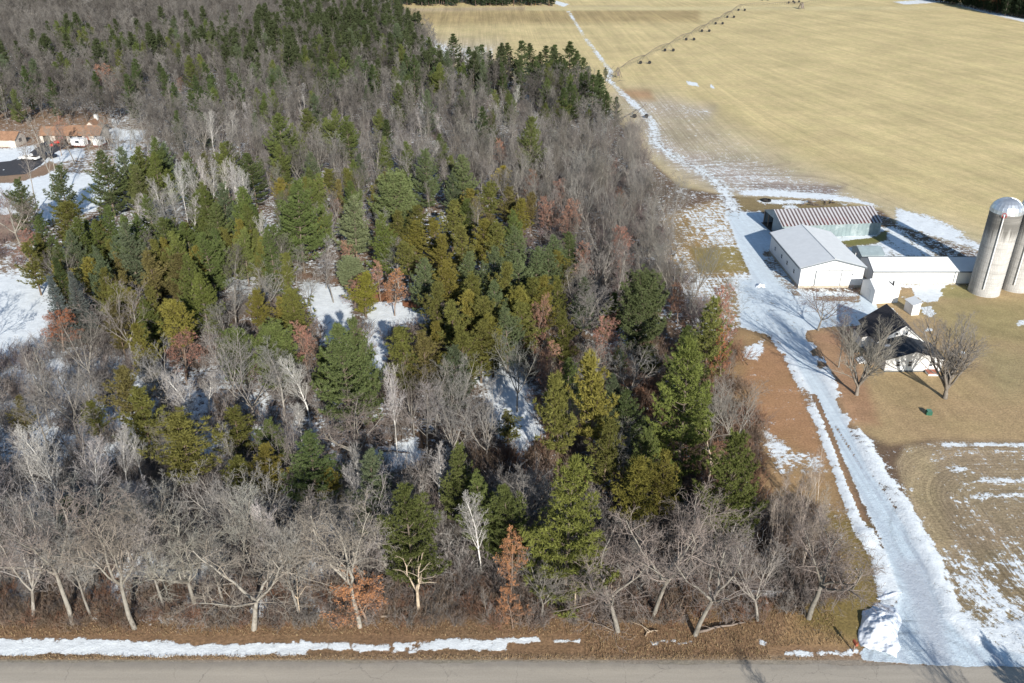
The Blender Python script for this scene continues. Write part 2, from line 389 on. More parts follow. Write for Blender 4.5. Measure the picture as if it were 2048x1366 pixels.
    lay(in_poly(px, py, [(805,603),(855,600),(858,612),(830,618),(806,612)], 4), (.30,.12,.06), -.2)
    lay(in_poly(px, py, [(560,540),(720,560),(725,572),(600,560)], 8), (.20,.125,.085), .15)
    lay(in_poly(px, py, [(735,585),(790,585),(800,600),(735,606)], 5), (.32,.14,.07), .1)
    # snow left along the road by the plough
    def band(x0, x1, yc, hw, s=1.0): lay(in_poly(px, py, [(x0,yc-hw),(x1,yc-hw),(x1,yc+hw),(x0,yc+hw)], 9) if 0 else in_poly(px+(fbm(x*.3, yv*.3, 71)-.5)*60, py+(fbm(x*.16, yv*.1, 70)-.5)*16+(fbm(x*.9, yv*.9, 73)-.5)*9, [(x0,yc-hw),(x1,yc-hw),(x1,yc+hw),(x0,yc+hw)], 8)*np.clip(.35+1.3*fbm(x*.35, yv*.6, 60), 0, 1)*np.clip(.15+sst(x0-6, x0+14, px)*(1-sst(x1-14, x1+6, px)), 0, 1), None, s*.92)
    band(-900, 618, 1296, 13); band(-900, 350, 1292, 15); band(600, 705, 1289, 8, 1.0); band(700, 785, 1291, 8, 1.0)
    band(775, 1020, 1291, 13, .98); band(1005, 1090, 1281, 7, 1.0); band(1105, 1168, 1285, 6, .9); band(1290, 1400, 1284, 5, .72)
    band(1508, 1535, 1286, 7, .9); band(1560, 1730, 1305, 7, .85)
    # drive
    yard = in_poly(px, py, YARD_SNOW, 5); dr = in_poly(px, py, DRIVE, 3)
    lay(yard, None, 1.0, .1, .3, (.84,.90,.94)); lay(dr, None, 1.02, 0, .3, (.80,.88,.93))
    lay(in_poly(px, py, [(1520,500),(1545,498),(1604,588),(1592,600),(1560,570),(1530,530)], 7), (.26,.19,.13), .50, 0, .8)
    lay(in_poly(px, py, [(1612,592),(1720,590),(1725,606),(1640,604)], 5), (.27,.20,.14), .34, 0, .8)
    lay(in_poly(px, py, [(1620,606),(1730,610),(1735,650),(1640,650)], 10), (.3,.23,.16), .74, 0, .6)
    lay(in_poly(px, py, [(1482,560),(1530,556),(1600,640),(1590,690),(1540,660),(1485,640)], 14), (.33,.27,.2), .80, 0, .6)
    # streaked packed snow and brown ruts
    ax = 47.5-.012*(yv-90)
    lanem = np.maximum(dr, yard*.45); rows[:, 0] = np.where(lanem > .01, x-ax, rows[:, 0]); rows[:, 1] = np.where(lanem > .01, yv, rows[:, 1]); rows[:, 2] = lanem
    strk = fbm((x-ax)*2.2, yv*.05, 40); strk2 = fbm((x-ax)*.9, yv*.02, 44)
    stint[:] *= (1-(np.clip(strk-.45, 0, 1)*.8+np.clip(strk2-.5, 0, 1)*.5)*0)[:, None]
    north = sst(84, 100, yv)*(1-sst(118, 126, yv))
    for off in (-.75, .85):
        r_ = np.exp(-((x-ax-off)/.22)**2)*dr
        cover[:, 0] -= r_*north*.72
    tint[dr > .5] = (.28,.20,.13)
    # snow banks either side
    Lb = [tuple(G(*q)[:2]) for q in [(1548,672),(1580,725),(1610,780),(1640,850),(1672,930),(1712,1040),(1735,1085)]]
    Rb = [tuple(G(*q)[:2]) for q in [(1622,690),(1650,745),(1680,800),(1708,852),(1755,940),(1805,1010),(1845,1085),(1872,1140),(1905,1228),(1950,1272)]]
    gapm = 1-sst(.42, .55, fbm(x*.25, yv*.25, 77))*sst(92, 108, yv)*.8
    dl, _ = dist_line(x, yv, Lb); drb, _ = dist_line(x, yv, Rb)
    wl = .55+.5*n3; wr = .75+.7*n3
    bl = sst(wl+.35, wl-.25, dl)*(.4+.6*gapm); br = sst(wr+.4, wr-.3, drb)*gapm
    lay(np.clip(bl, 0, 1), None, .84, 0, .3, (1, 1, 1)); lay(np.clip(br, 0, 1), None, .84, 0, .3, (1, 1, 1))
    blob = in_poly(px, py, [(1712,1062),(1745,1060),(1772,1110),(1802,1188),(1795,1215),(1762,1215),(1740,1120)], 7)
    lay(blob, None, .85)
    # brown strip between the west bank and the packed lane
    gap = [tuple(G(*q)[:2]) for q in [(1628,790),(1655,850),(1692,950),(1730,1040)]]
    dg, _ = dist_line(x, yv, gap); lay(sst(.45, .2, dg), (.24,.15,.09), -.2)
    # field track
    dt, sg = dist_line(x, yv, FIELD_TRACK)
    lay(sst(2.1+1.4*n2, .6, dt)*np.clip(.4+.7*fbm(x*.12, yv*.12, 66), 0, 1), None, .80, .2, .3)
    lay(np.exp(-((dt-.9)/.45)**2)*sst(150, 240, yv)*(1-sst(230, 300, yv))*.8, (.25,.21,.17), .38)
    tr = in_poly(px, py, [(700,20),(2500,5),(2500,640),(1200,640),(1200,120)], 1)
    # curving tyre marks where the drive meets the road
    for (cxx, cyy, rad, w, dk) in ((41.5, 57.5, 6.3, .16, .35), (41.5, 57.5, 7.9, .16, .35), (40.5, 56.5, 5.0, .14, .25), (60, 76, 13.2, .15, .3), (60, 76, 14.8, .15, .3), (36, 60, 12.5, .3, .22), (36.5, 60, 14.0, .3, .25)):
        rrr = np.hypot(x-cxx, yv-cyy); stint[:] *= (1-np.exp(-((rrr-rad)/w)**2)*dk*dr*(.5+n3))[:, None]
    lay(dr*in_poly(px, py, [(1795,1120),(1840,1120),(1885,1230),(1900,1330),(1860,1330),(1830,1230)], 16), None, None, None, None, (.66,.68,.72))
    z = np.zeros(N)
    z += sst(1.3, 0, dl)*.22+sst(1.7, 0, drb)*.26+blob*.15
    z += (n3-.5)*.12*(1-np.maximum(dr, yard))*(yv < 300)*(cover[:, 0] > .3)
    near = (yv > 61.5); z *= near
    V = np.stack([x, yv, z], 1)
    ny = len(ys)
    idx = np.arange(N).reshape(ny, nu)
    quads = np.stack([idx[:-1, :-1], idx[:-1, 1:], idx[1:, 1:], idx[1:, :-1]], -1).reshape(-1, 4)
    mid = quads[:, 0]
    cls = np.zeros(len(quads), int)
    cls[(fm[mid] > .5)] = 1
    cls[(sm[mid] > .5)] = 2
    cls[(yard[mid] > .5) | (dr[mid] > .5)] = 3
    cls[(dt[mid] < 2.2)] = 4
    mat = ground_material()
    for k, nm in enumerate(('ground', 'field', 'snowy_field', 'driveway', 'farm_track')):
        q = quads[cls == k]; used = np.unique(q); rem = np.zeros(N, int); rem[used] = np.arange(len(used))
        me = mesh(nm, V[used], quads=rem[q], mats=[mat], smooth=True)
        for an, arr, ty in (('tint', tint, 'FLOAT_VECTOR'), ('cover', cover, 'FLOAT_VECTOR'), ('rows', rows, 'FLOAT_VECTOR'), ('snowtint', stint, 'FLOAT_VECTOR')):
            at = me.attributes.new(an, ty, 'POINT'); at.data.foreach_set('vector', arr[used].astype(np.float32).ravel())
        tag(link(nm, me), kind='structure')
make_ground()
# road: an asphalt sheet a few mm above the ground, ragged edge
def make_road():
    t = NT('old_asphalt'); p = t.pos()
    sp = t.node('ShaderNodeSeparateXYZ', 0, Vector=p).node
    n = t.mapr(t.noise(p, 6, 6, .75), .3, .7, .88, 1.1)
    n = t.math('MULTIPLY', n, t.mapr(t.noise(t.vscale(p, (.05, .9, 1)), 1, 4, .6), .3, .7, .90, 1.1))
    c = t.scalecol((.385, .345, .285), n)
    v = t.n.new('ShaderNodeTexVoronoi'); v.feature = 'DISTANCE_TO_EDGE'; v.inputs['Scale'].default_value = .22
    wob = t.noise(p, 1.5, 4, .7, out=1)
    mixv = t.n.new('ShaderNodeVectorMath'); mixv.operation = 'MULTIPLY_ADD'; t.l.new(wob, mixv.inputs[0]); mixv.inputs[1].default_value = (1.1, 1.1, 0); t.l.new(p, mixv.inputs[2])
    t.l.new(mixv.outputs[0], v.inputs['Vector'])
    cr = t.mapr(v.outputs['Distance'], 0, .006, .75, 0)
    cr = t.math('MULTIPLY', cr, t.mapr(t.noise(p, .3, 3), .45, .55, 0, 1))
    c = t.mix(cr, c, (.12, .11, .10, 1))
    edge = t.mapr(t.math('ADD', sp.outputs[1], t.mapr(t.noise(p, .8, 5, .7), .2, .8, -.5, .5)), 58.9, 59.9, 0, .5)
    c = t.mix(edge, c, (.17, .155, .14, 1))
    t.base(c); t.bump(t.noise(p, 20, 3), .3, .02)
    xs = np.arange(-320, 320.1, .35); n_ = len(xs)
    e = 59.93+(fbm(xs*.5, xs*0, 5)-.5)*.5+(fbm(xs*2.2, xs*0, 8)-.5)*.25-.012*np.maximum(xs-10, 0)
    V = np.concatenate([np.stack([xs, np.full(n_, 52.), np.full(n_, .006)], 1), np.stack([xs, e, np.full(n_, .006)], 1)])
    i = np.arange(n_-1)
    link_ = link('road', mesh('road', V, quads=np.stack([i, i+1, i+1+n_, i+n_], 1), mats=[t.m])); tag(link_, kind='structure')
make_road()
# ================================================================ TREES
rng = np.random.default_rng(7)
def tint_mat(name, attr=False, rough=.9, var=.25, scale=1.2, trans=0.0, sub=None, patch=None):
    t = NT(name); p = t.pos()
    if attr: c = t.node('ShaderNodeAttribute', 'Color', props=dict(attribute_name='tint', attribute_type=attr))
    else: c = t.node('ShaderNodeObjectInfo', 'Color')
    n = t.mapr(t.noise(p, scale, 4, .7), .3, .7, 1-var, 1+var)
    if not attr:
        r = t.node('ShaderNodeObjectInfo', 'Random'); n = t.math('MULTIPLY', n, t.mapr(r, 0, 1, .85, 1.15))
    c = t.scalecol(c, n)
    if patch: c = t.mix(t.mapr(t.noise(t.vscale(p, (1, 1, .35)), patch[1], 4, .7), .52, .6, 0, patch[2]), c, (*patch[0], 1))
    t.base(c); t.rough(rough); t.b.inputs['Specular IOR Level'].default_value = .05
    if trans:
        tr = t.n.new('ShaderNodeBsdfTranslucent'); t.l.new(c, tr.inputs[0])
        mx = t.n.new('ShaderNodeMixShader'); mx.inputs[0].default_value = trans
        t.l.new(t.b.outputs[0], mx.inputs[1]); t.l.new(tr.outputs[0], mx.inputs[2])
        t.l.new(mx.outputs[0], t.n['Material Output'].inputs[0])
    return t.m
M['bark'] = tint_mat('bark', var=.25, scale=2.5, patch=((.10, .08, .06), 1.6, .5))
M['twig'] = tint_mat('twigs', var=.15, scale=.6)
M['needles'] = tint_mat('needles', var=.28, scale=.8)
M['pine_bark'] = tint_mat('pine_bark', var=.2, scale=3)
M['leaf'] = tint_mat('dead_leaves', var=.35, scale=1.2)
M['far'] = tint_mat('far_tree', attr='INSTANCER', var=.25, scale=.5)
M['brush_pt'] = tint_mat('grass_blades', attr='GEOMETRY', var=.3, scale=.7)
M['far_bark'] = simple('far_bark', (.15, .12, .10), .9)
def unit(v):
    return v/(np.linalg.norm(v, axis=-1, keepdims=True)+1e-9)
def tubes(segs, sides):
    """segs: (n,8) p0,p1,r0,r1 -> verts, quads ; open prisms, vectorised"""
    s = np.asarray(segs, float)
    if not len(s): return np.zeros((0, 3)), np.zeros((0, 4), int)
    p0, p1 = s[:, :3], s[:, 3:6]; d = unit(p1-p0)
    ref = np.where(np.abs(d[:, 2:3]) > .9, np.array([[1., 0, 0]]), np.array([[0, 0, 1.]]))
    a = unit(np.cross(d, ref)); b = np.cross(d, a)
    vs = []
    for pp, rr in ((p0, s[:, 6:7]), (p1, s[:, 7:8])):
        for k in range(sides):
            t = 2*PI*k/sides; vs.append(pp+(a*math.cos(t)+b*math.sin(t))*rr)
    V = np.stack(vs, 1).reshape(-1, 3)
    base = np.arange(len(s))[:, None]*(2*sides)
    q = np.concatenate([base+np.array([[k, (k+1) % sides, (k+1) % sides+sides, k+sides]]) for k in range(sides)])
    return V, q
def grow(seed, H=14., r0=.22, trunk=1.0, n1=11, first=.3, ang=(48, 42, 40, 40), lens=(.42, .5, .5, .5), wob=(.05, .10, .14, .18, .2),
         trop=(.05, .10, .06, .04, .03), kids=(11, 5, 5, 3), levels=4, fork=0, twig_r=.012, lean=0.0, minr=.011):
    ang = tuple(ang)+(ang[-1],)*3; kids = tuple(kids)+(0,)*3; lens = tuple(lens)+(lens[-1],)*3
    g = np.random.default_rng(seed); S = [[] for _ in range(levels+1)]; up = np.array([0, 0, 1.])
    nseg = [8, 6, 4, 3, 2]
    def rot(d, a, az):
        o = np.cross(d, up if abs(d[2]) < .95 else np.array([1., 0, 0])); o /= np.linalg.norm(o)
        o2 = np.cross(d, o); side = o*math.cos(az)+o2*math.sin(az)
        return d*math.cos(a)+side*math.sin(a)
    def br(p, d, L, r, lev, az0):
        ns = nseg[min(lev, 4)]; st = L/ns; rend = max(r*(.30 if lev == 0 else .25), minr*.8)
        nk = kids[lev] if lev < levels else 0
        f = first if lev == 0 else .22
        spawn = sorted(f+(1-f)*((k+g.random()*.8)/max(nk, 1)) for k in range(nk))
        si = 0; az = az0
        for i in range(ns):
            d = d+g.normal(0, wob[min(lev, 4)], 3)+up*trop[min(lev, 4)]; d /= np.linalg.norm(d)
            p2 = p+d*st; ra = r+(rend-r)*(i/ns)**.8; rb = r+(rend-r)*((i+1)/ns)**.8
            S[lev].append((*p, *p2, ra, rb))
            while si < nk and spawn[si] <= (i+1)/ns:
                t = spawn[si]; w = (t*ns-i); q = p+d*st*w; si += 1
                az += 2.4+g.normal(0, .4)
                an = R(ang[lev])*(1+g.normal(0, .15))*(1-.3*t if lev == 0 else 1)
                Lc = L*lens[lev]*(1.15-.65*t)*(.75+.5*g.random())
                rc = max((ra+(rb-ra)*w)*(.68 if lev else .5)*(.8+.3*g.random()), minr)
                br(q, rot(d, an, az), Lc, rc, lev+1, g.random()*6.28)
            p = p2
    d0 = np.array([g.normal(0, .04)+lean, g.normal(0, .04), 1.]); d0 /= np.linalg.norm(d0)
    if fork:
        hb = H*trunk; p = np.zeros(3)
        for i in range(3):
            d0 = d0+g.normal(0, .05, 3); d0 /= np.linalg.norm(d0); q = p+d0*hb/3
            S[0].append((*p, *q, r0*(1-.12*i), r0*(1-.12*(i+1)))); p = q
        for k in range(fork):
            dd = rot(d0, R(ang[0])*(.7+.5*g.random()), k*2*PI/fork+g.normal(0, .3))
            br(p, dd, (H-hb)*(.85+.3*g.random()), r0*.62*(.8+.3*g.random()), 1, g.random()*6)
    else:
        br(np.zeros(3), d0, H*trunk, r0, 0, g.random()*6)
    return [np.array(s).reshape(-1, 8) for s in S]
def bare_meshes(name, segs, leaves=0, seed=1):
    V0, q0 = tubes(segs[0], 7); V1, q1 = tubes(segs[1], 5)
    tr = mesh(name+'_trunk', np.concatenate([V0, V1]), quads=np.concatenate([q0, q1+len(V0)]), mats=[M['bark']], smooth=True)
    Vs = []; Qs = []; o = 0
    for lev in range(2, len(segs)):
        V, q = tubes(segs[lev], 4 if lev == 2 else 3); Vs.append(V); Qs.append(q+o); o += len(V)
    cr = mesh(name+'_crown', np.concatenate(Vs), quads=np.concatenate(Qs), mats=[M['twig']])
    H = max(s[:, 5].max() for s in segs if len(s))
    lf = None
    if leaves:
        g = np.random.default_rng(seed+99)
        T = np.concatenate([segs[-1], segs[-2]]); i = g.integers(0, len(T), leaves); w = g.random((leaves, 1))
        pos = T[i, :3]*(1-w)+T[i, 3:6]*w+g.normal(0, .07, (leaves, 3))
        lf = blades(pos, unit(g.normal(0, 1, (leaves, 3))+[0, 0, -.2]), g, 1, .15, .07, 1.0)
        lf = mesh(name+'_leaves', lf[0], tris=lf[1], mats=[M['leaf']])
    return dict(parts=[('trunk', tr), ('crown', cr)]+([('leaves', lf)] if lf else []), H=H)
def blades(pos, axis, g, k, ln, wd, spread):
    """k slim leaf/needle-spray triangles at every position around axis"""
    n = len(pos); pos = np.repeat(pos, k, 0); ax = np.repeat(axis, k, 0)
    d = unit(ax+g.normal(0, spread, (n*k, 3))*.6)
    s = unit(np.cross(d, g.normal(0, 1, (n*k, 3))))
    L = ln*(.7+.6*g.random((n*k, 1))); W = wd*(.7+.6*g.random((n*k, 1)))
    V = np.stack([pos-s*W*.5, pos+s*W*.5, pos+d*L], 1).reshape(-1, 3)
    return V, np.arange(n*k*3).reshape(-1, 3)
def conifer(seed, H=16., base=.12, rad=4.5, prof='pine', whorls=20, per=6, asc=(0, 38), curl=.5, gap=.12, tuft=.42, tw=.12, k=6, step=.42, side=.38, ragged=.25, top_b=.6, dens=1.0, sides=5):
    g = np.random.default_rng(seed); segs = []; pos = []; axs = []; br = []
    bend = g.normal(0, .012, 2)
    def ax(z): return np.array([bend[0]*z*z/H*2, bend[1]*z*z/H*2, z])
    for i in range(10):
        a, b = ax(H*i/10), ax(H*(i+1)/10); rr = .20*H/16
        segs.append((*a, *b, rr*(1-i/10)+.02, rr*(1-(i+1)/10)+.02))
    zs = np.linspace(base, .985, whorls)
    for wi, t in enumerate(zs):
        u = (t-base)/(1-base)
        if prof == 'pine': w = (1-u)**.62*min(1, .62+u*2.2)
        elif prof == 'spruce': w = (1-u)**.92*min(1, .8+u*3)
        elif prof == 'round': w = math.sqrt(max(0, 1-(2*u-.85)**2/1.35))*.95
        else: w = (1-u)**.5*min(1, .45+u*1.8)*.95
        n = max(3, int(round(per*(.65+.35*w))))
        az0 = g.random()*6.28
        for j in range(n):
            if g.random() < gap: continue
            L = rad*max(w, .10)*(1-ragged+2*ragged*g.random())
            el = R(asc[0]+(asc[1]-asc[0])*u+g.normal(0, 7)); az = az0+j*2*PI/n+g.normal(0, .22)
            z = t*H+g.normal(0, H/whorls*.3)
            p = ax(min(z, H*.99)); d = np.array([math.cos(az)*math.cos(el), math.sin(az)*math.cos(el), math.sin(el)])
            ns = max(3, int(L/.7)); st = L/ns; rb = .022+.010*L
            for s in range(ns):
                f = (s+1)/ns
                d2 = unit(d+np.array([0, 0, curl*f*.35])+g.normal(0, .05, 3)); q = p+d2*st
                br.append((*p, *q, rb*(1-s/ns)+.008, rb*(1-f)+.008)); 
                # side twigs carrying sprays
                if f > .22 or L < 1.6:
                    sl = side*L*(1.15-f)*(.7+.6*g.random())+.25
                    for sgn in (-1, 1):
                        lat = np.cross(d2, [0, 0, 1]); lat = lat/(np.linalg.norm(lat)+1e-6)*sgn
                        m = max(1, int(sl/step*dens))
                        dd = unit(lat*1.0+d2*.75+np.array([0, 0, .12+.2*curl]))
                        for c in range(m):
                            h = (c+.6+.5*g.random())/m*sl
                            pos.append(p+(q-p)*g.random()+dd*h+[0, 0, .05*h*curl+g.normal(0, .04)]); axs.append(unit(dd*.6+d2*.5+np.array([0, 0, top_b])))
                    pos.append(q); axs.append(unit(d2+np.array([0, 0, top_b])))
                p = q; d = d2
            pos.append(p); axs.append(unit(d+np.array([0, 0, top_b*.6])))
    for z in np.linspace(.9, 1.0, 5): pos.append(ax(H*z)); axs.append(np.array([0, 0, 1.]))
    pos = np.array(pos); axs = np.array(axs)
    V, T = blades(pos, axs, g, k, tuft, tw, 1.0)
    return np.array(segs), np.array(br), V, T
def conifer_proto(name, *a, **kw):
    segs, br, V, T = conifer(*a, **kw)
    V0, q0 = tubes(segs, 7); V1, q1 = tubes(br, 3)
    tr = mesh(name+'_trunk', np.concatenate([V0, V1]), quads=np.concatenate([q0, q1+len(V0)]), mats=[M['pine_bark']], smooth=True)
    cr = mesh(name+'_crown', V, tris=T, mats=[M['needles']])
    return dict(parts=[('trunk', tr), ('crown', cr)], H=V[:, 2].max())
# ---- prototypes: (meshes, native height, native crown diameter)
PR = {}
def reg(kind, protos, dia, cat, obj_name, bark, col, fo=None): PR[kind] = dict(p=protos, dia=dia, cat=cat, name=obj_name, bark=bark, col=col)
reg('wp', [conifer_proto('white_pine', 100+i, H=16, base=(.10, .16, .06, .2, .1)[i], rad=5.2, whorls=(13,14,15,13,14)[i], per=7, asc=(-6, 50), curl=1.0, gap=.10, k=12, tuft=.42, tw=.10, side=.40, step=.32, ragged=.36, prof='pine', dens=1.15) for i in range(5)], 9.0, 'pine tree', 'white_pine', (.16,.13,.10), (.080,.095,.030))
reg('rp', [conifer_proto('round_pine', 120+i, H=13, base=.08, rad=4.8, whorls=13, per=9, asc=(5, 58), curl=1.0, gap=.04, k=12, tuft=.42, tw=.10, side=.42, step=.32, ragged=.25, prof='round') for i in range(2)], 9.6, 'pine tree', 'white_pine', (.16,.13,.10), (.09,.11,.035))
reg('jp', [conifer_proto('jack_pine', 140+i, H=12, base=(.12, .3, .2, .42, .15)[i], rad=3.2, whorls=16, per=6, asc=(8, 60), curl=.9, gap=.20, k=11, tuft=.42, tw=.095, step=.30, side=.36, ragged=.62, prof='jack') for i in range(5)], 5.4, 'pine tree', 'jack_pine', (.14,.105,.075), (.125,.105,.020))
reg('np', [conifer_proto('narrow_pine', 160+i, H=16, base=.15, rad=3.2, whorls=15, per=6, asc=(0, 50), curl=.6, gap=.18, k=9, tuft=.5, tw=.13, side=.42, ragged=.5, prof='jack') for i in range(3)], 5.0, 'pine tree', 'narrow_pine', (.15,.12,.10), (.045,.062,.024))
reg('sp', [conifer_proto('blue_spruce', 180+i, H=14, base=.04, rad=3.4, whorls=30, per=9, asc=(-18, 30), curl=.1, gap=.04, k=7, tuft=.32, tw=.08, side=.30, step=.30, ragged=.14, prof='spruce', top_b=.15) for i in range(2)], 6.8, 'spruce tree', 'blue_spruce', (.12,.10,.09), (.075,.10,.088))
def bp(name, seeds, leaves=0, **kw): return [bare_meshes(name, grow(s, **kw), leaves, s) for s in seeds]
reg('bd', bp('bare_tree', (11, 12, 13), H=13.5, r0=.17, trunk=.92, first=.32, kids=(15, 7, 5, 3), ang=(42, 40, 40, 40), lens=(.46, .52, .5, .5), trop=(.03, .13, .06, .03, .02))+
         bp('bare_tree', (14, 15, 16), H=13., r0=.20, trunk=.28, fork=5, ang=(30, 36, 38, 40), kids=(0, 9, 7, 5), lens=(.45, .46, .46, .5), trop=(.0, .10, .07, .04, .02)), 8.5, 'bare tree', 'bare_tree', (.25,.23,.20), (.255,.24,.215))
reg('oak', bp('bare_oak', (21, 22, 23), H=13, r0=.21, trunk=.40, fork=5, ang=(34, 44, 48, 48), kids=(0, 9, 7, 5), lens=(.45, .52, .5, .5), wob=(.08, .17, .24, .28, .28), trop=(.0, .11, .04, .0, .0)), 9., 'bare oak', 'bare_oak', (.255,.235,.20), (.275,.26,.235))
reg('pole', bp('slender_tree', (31, 32, 33), H=14, r0=.12, trunk=.97, first=.4, kids=(16, 6, 4, 3), ang=(38, 34, 36, 36), lens=(.26, .5, .5, .5), trop=(.02, .16, .08, .05, .02)), 4.6, 'bare tree', 'slender_bare_tree', (.30,.275,.24), (.245,.225,.20))
reg('bi', bp('birch', (41, 42, 43), H=12.5, r0=.13, trunk=.97, first=.38, kids=(22, 8, 7, 0), levels=3, ang=(42, 34, 36, 36), lens=(.33, .5, .5, .5), trop=(.03, .15, .09, .05, .02), minr=.012), 6., 'birch tree', 'white_birch', (.55,.53,.49), (.38,.36,.335))
reg('yard', bp('yard_maple', (51, 52), H=14., r0=.42, trunk=.14, fork=8, ang=(22, 28, 32, 36), kids=(0, 11, 8, 5), lens=(.45, .46, .46, .55), trop=(.0, .06, .07, .05, .02), wob=(.04, .07, .10, .12, .14)), 13., 'bare tree', 'yard_maple', (.22,.195,.165), (.215,.19,.17))
reg('lo', bp('rusty_oak', (61, 62, 63), leaves=3600, H=9.5, r0=.14, trunk=.9, first=.18, kids=(15, 7, 6, 2), ang=(56, 44, 42, 40), lens=(.42, .5, .48, .5), trop=(.02, .12, .05, .02, .0)), 6.5, 'oak tree', 'rusty_oak', (.24,.18,.14), (.22,.15,.12))
reg('snag', bp('dead_tree', (71, 72), H=8, r0=.24, trunk=.42, fork=3, ang=(46, 50, 50, 50), kids=(0, 3, 2, 0), levels=3, lens=(.4, .5, .5, .5), wob=(.1, .25, .3, .3, .3), minr=.03), 7., 'dead tree', 'dead_tree', (.46,.37,.27), (.42,.34,.26))
LEAFCOL = {'rust': (.36, .13, .055), 'orange': (.46, .22, .10), 'salmon': (.37, .20, .135), 'pink': (.33, .165, .12), 'brown': (.25, .13, .075)}
COUNT = {}
def plant(kind, x, y, h, dia=None, label=None, group=None, col=None, bark=None, leaf=None, var=None, rz=None, lean=None):
    K = PR[kind]; pr = K['p'][var % len(K['p']) if var is not None else int(rng.integers(len(K['p'])))]
    s = h/pr['H']; w = s if dia is None else dia/K['dia']
    w = min(max(w, s*.5), s*1.7)
    e = thing(K['name'], label, K['cat'], (x, y, 0), rng.random()*6.28 if rz is None else rz, group)
    if lean: e.rotation_euler = (lean[1], lean[0], e.rotation_euler[2])
    e.scale = (w, w, s)
    j = np.array(1+rng.normal(0, .018, 3)); 
    col = np.array(col if col is not None else K['col'])*(.88+.26*rng.random())*j
    bark = np.array(bark if bark is not None else K['bark'])*(.85+.3*rng.random())
    if kind in ('wp', 'rp', 'jp', 'np'): col = col*1.22
    for nm, me in pr['parts']:
        o = link(nm, me, e)
        c = bark if nm == 'trunk' else col
        if nm == 'leaves': c = np.array(leaf if leaf is not None else LEAFCOL['rust'])
        o.color = (*[float(v) for v in c], 1)
    COUNT[kind] = COUNT.get(kind, 0)+1
    return e
# ================================================================ BUILDINGS
M['white_metal'] = ribbed('white_wall_metal', (.78,.77,.74), 'x', .25, .35, .4)
M['white_metal_y'] = ribbed('white_side_metal', (.70,.70,.70), 'y', .25, .35, .4)
M['white_roof_y'] = ribbed('white_roof_metal', (.70,.715,.71), 'y', .3, .3, .45)
M['white_roof_x'] = ribbed('white_roof_metal_long', (.70,.715,.71), 'x', .3, .3, .45)
M['white_trim'] = simple('white_trim', (.72,.72,.70), .5, .05)
M['grey_trim'] = simple('grey_trim', (.13,.15,.165), .5, .08)
M['cream_siding'] = simple('cream_siding', (.50,.45,.39), .7, .12, 2)
M['dark_glass'] = simple('window_glass', (.03,.035,.045), .12, .1, spec=.6)
M['concrete'] = simple('concrete_footing', (.42,.37,.29), .9, .2, 1.5)
M['siding'] = ribbed('white_clapboard', (.80,.79,.76), 'z', .2, .3, .6)
M['dark_void'] = simple('earth_and_dark_interior', (.10,.08,.06), .95, .3)  # dark brown for earth and ash, also the painted shade in the garage
M['post_wood'] = simple('weathered_post_wood', (.22,.17,.13), .9, .25, 4)
M['tin_teal'] = ribbed('pale_green_roof_metal', (.27,.33,.345), 'x', .4, .35, .4, var=.15)
M['red_paint'] = simple('red_paint', (.45,.03,.025), .4, .15)
M['black_rubber'] = simple('black_rubber', (.02,.02,.02), .8, .2)
M['dark_paint'] = simple('dark_car_paint', (.02,.022,.03), .25, .1, spec=.5)
M['white_paint'] = simple('white_car_paint', (.80,.80,.78), .3, .05, spec=.5)
M['brick_red'] = simple('red_deck_boards', (.33,.12,.08), .85, .25, 6)
M['green_plastic'] = simple('green_plastic', (.03,.11,.07), .5, .15)
M['snow'] = simple('packed_snow', (.76,.80,.85), .6, .12, 4)
def shingle(name, col, var=.25):
    t = NT(name); p = t.obj()
    b = t.n.new('ShaderNodeTexBrick'); t.l.new(t.vscale(p, (1, 1, 1)), b.inputs['Vector']); b.inputs['Scale'].default_value = 3
    b.inputs['Color1'].default_value = (*col, 1); b.inputs['Color2'].default_value = (*[c*.75 for c in col], 1); b.inputs['Mortar'].default_value = (*[c*.55 for c in col], 1)
    b.inputs['Mortar Size'].default_value = .01
    n = t.mapr(t.noise(p, .9, 6, .7), .3, .7, 1-var, 1+var)
    t.base(t.scalecol(b.outputs[0], n)); t.rough(.92); t.bump(t.noise(p, 9, 4), .4, .03)
    return t.m
M['dark_shingle'] = shingle('dark_shingles', (.06,.056,.06))
M['slate_shingle'] = shingle('blue_grey_shingles', (.052,.06,.072))
M['brown_shingle'] = shingle('brown_shingles', (.33,.19,.115))
def gable_walls(mb, x0, x1, y0, y1, ze, zp, axis='y', xp=None, z0=0):
    """closed wall body with gables on the ends of `axis`"""
    if axis == 'y':
        xp = (x0+x1)/2 if xp is None else xp
        mb.prism([(x0, z0), (x1, z0), (x1, ze), (xp, zp), (x0, ze)], y0, y1, 'y')
    else:
        yp = (y0+y1)/2 if xp is None else xp
        mb.prism([(y0, z0), (y1, z0), (y1, ze), (yp, zp), (y0, ze)], x0, x1, 'x')
def gable_roof(mb, x0, x1, y0, y1, ze, zp, axis='y', xp=None, ov=.3, th=.1, rake=.3):
    a0, a1 = (x0, x1) if axis == 'y' else (y0, y1)
    b0, b1 = (y0-rake, y1+rake) if axis == 'y' else (x0-rake, x1+rake)
    ap = (a0+a1)/2 if xp is None else xp
    sl = (zp-ze)/(ap-a0); sr = (zp-ze)/(a1-ap); e = .02
    poly = [(a0-ov, ze-sl*ov+e), (ap, zp+e), (a1+ov, ze-sr*ov+e), (a1+ov, ze-sr*ov+e+th), (ap, zp+e+th), (a0-ov, ze-sl*ov+e+th)]
    # two slabs
    mb.prism([poly[0], poly[1], poly[4], poly[5]], b0, b1, axis)
    mb.prism([poly[1], poly[2], poly[3], poly[4]], b0, b1, axis)
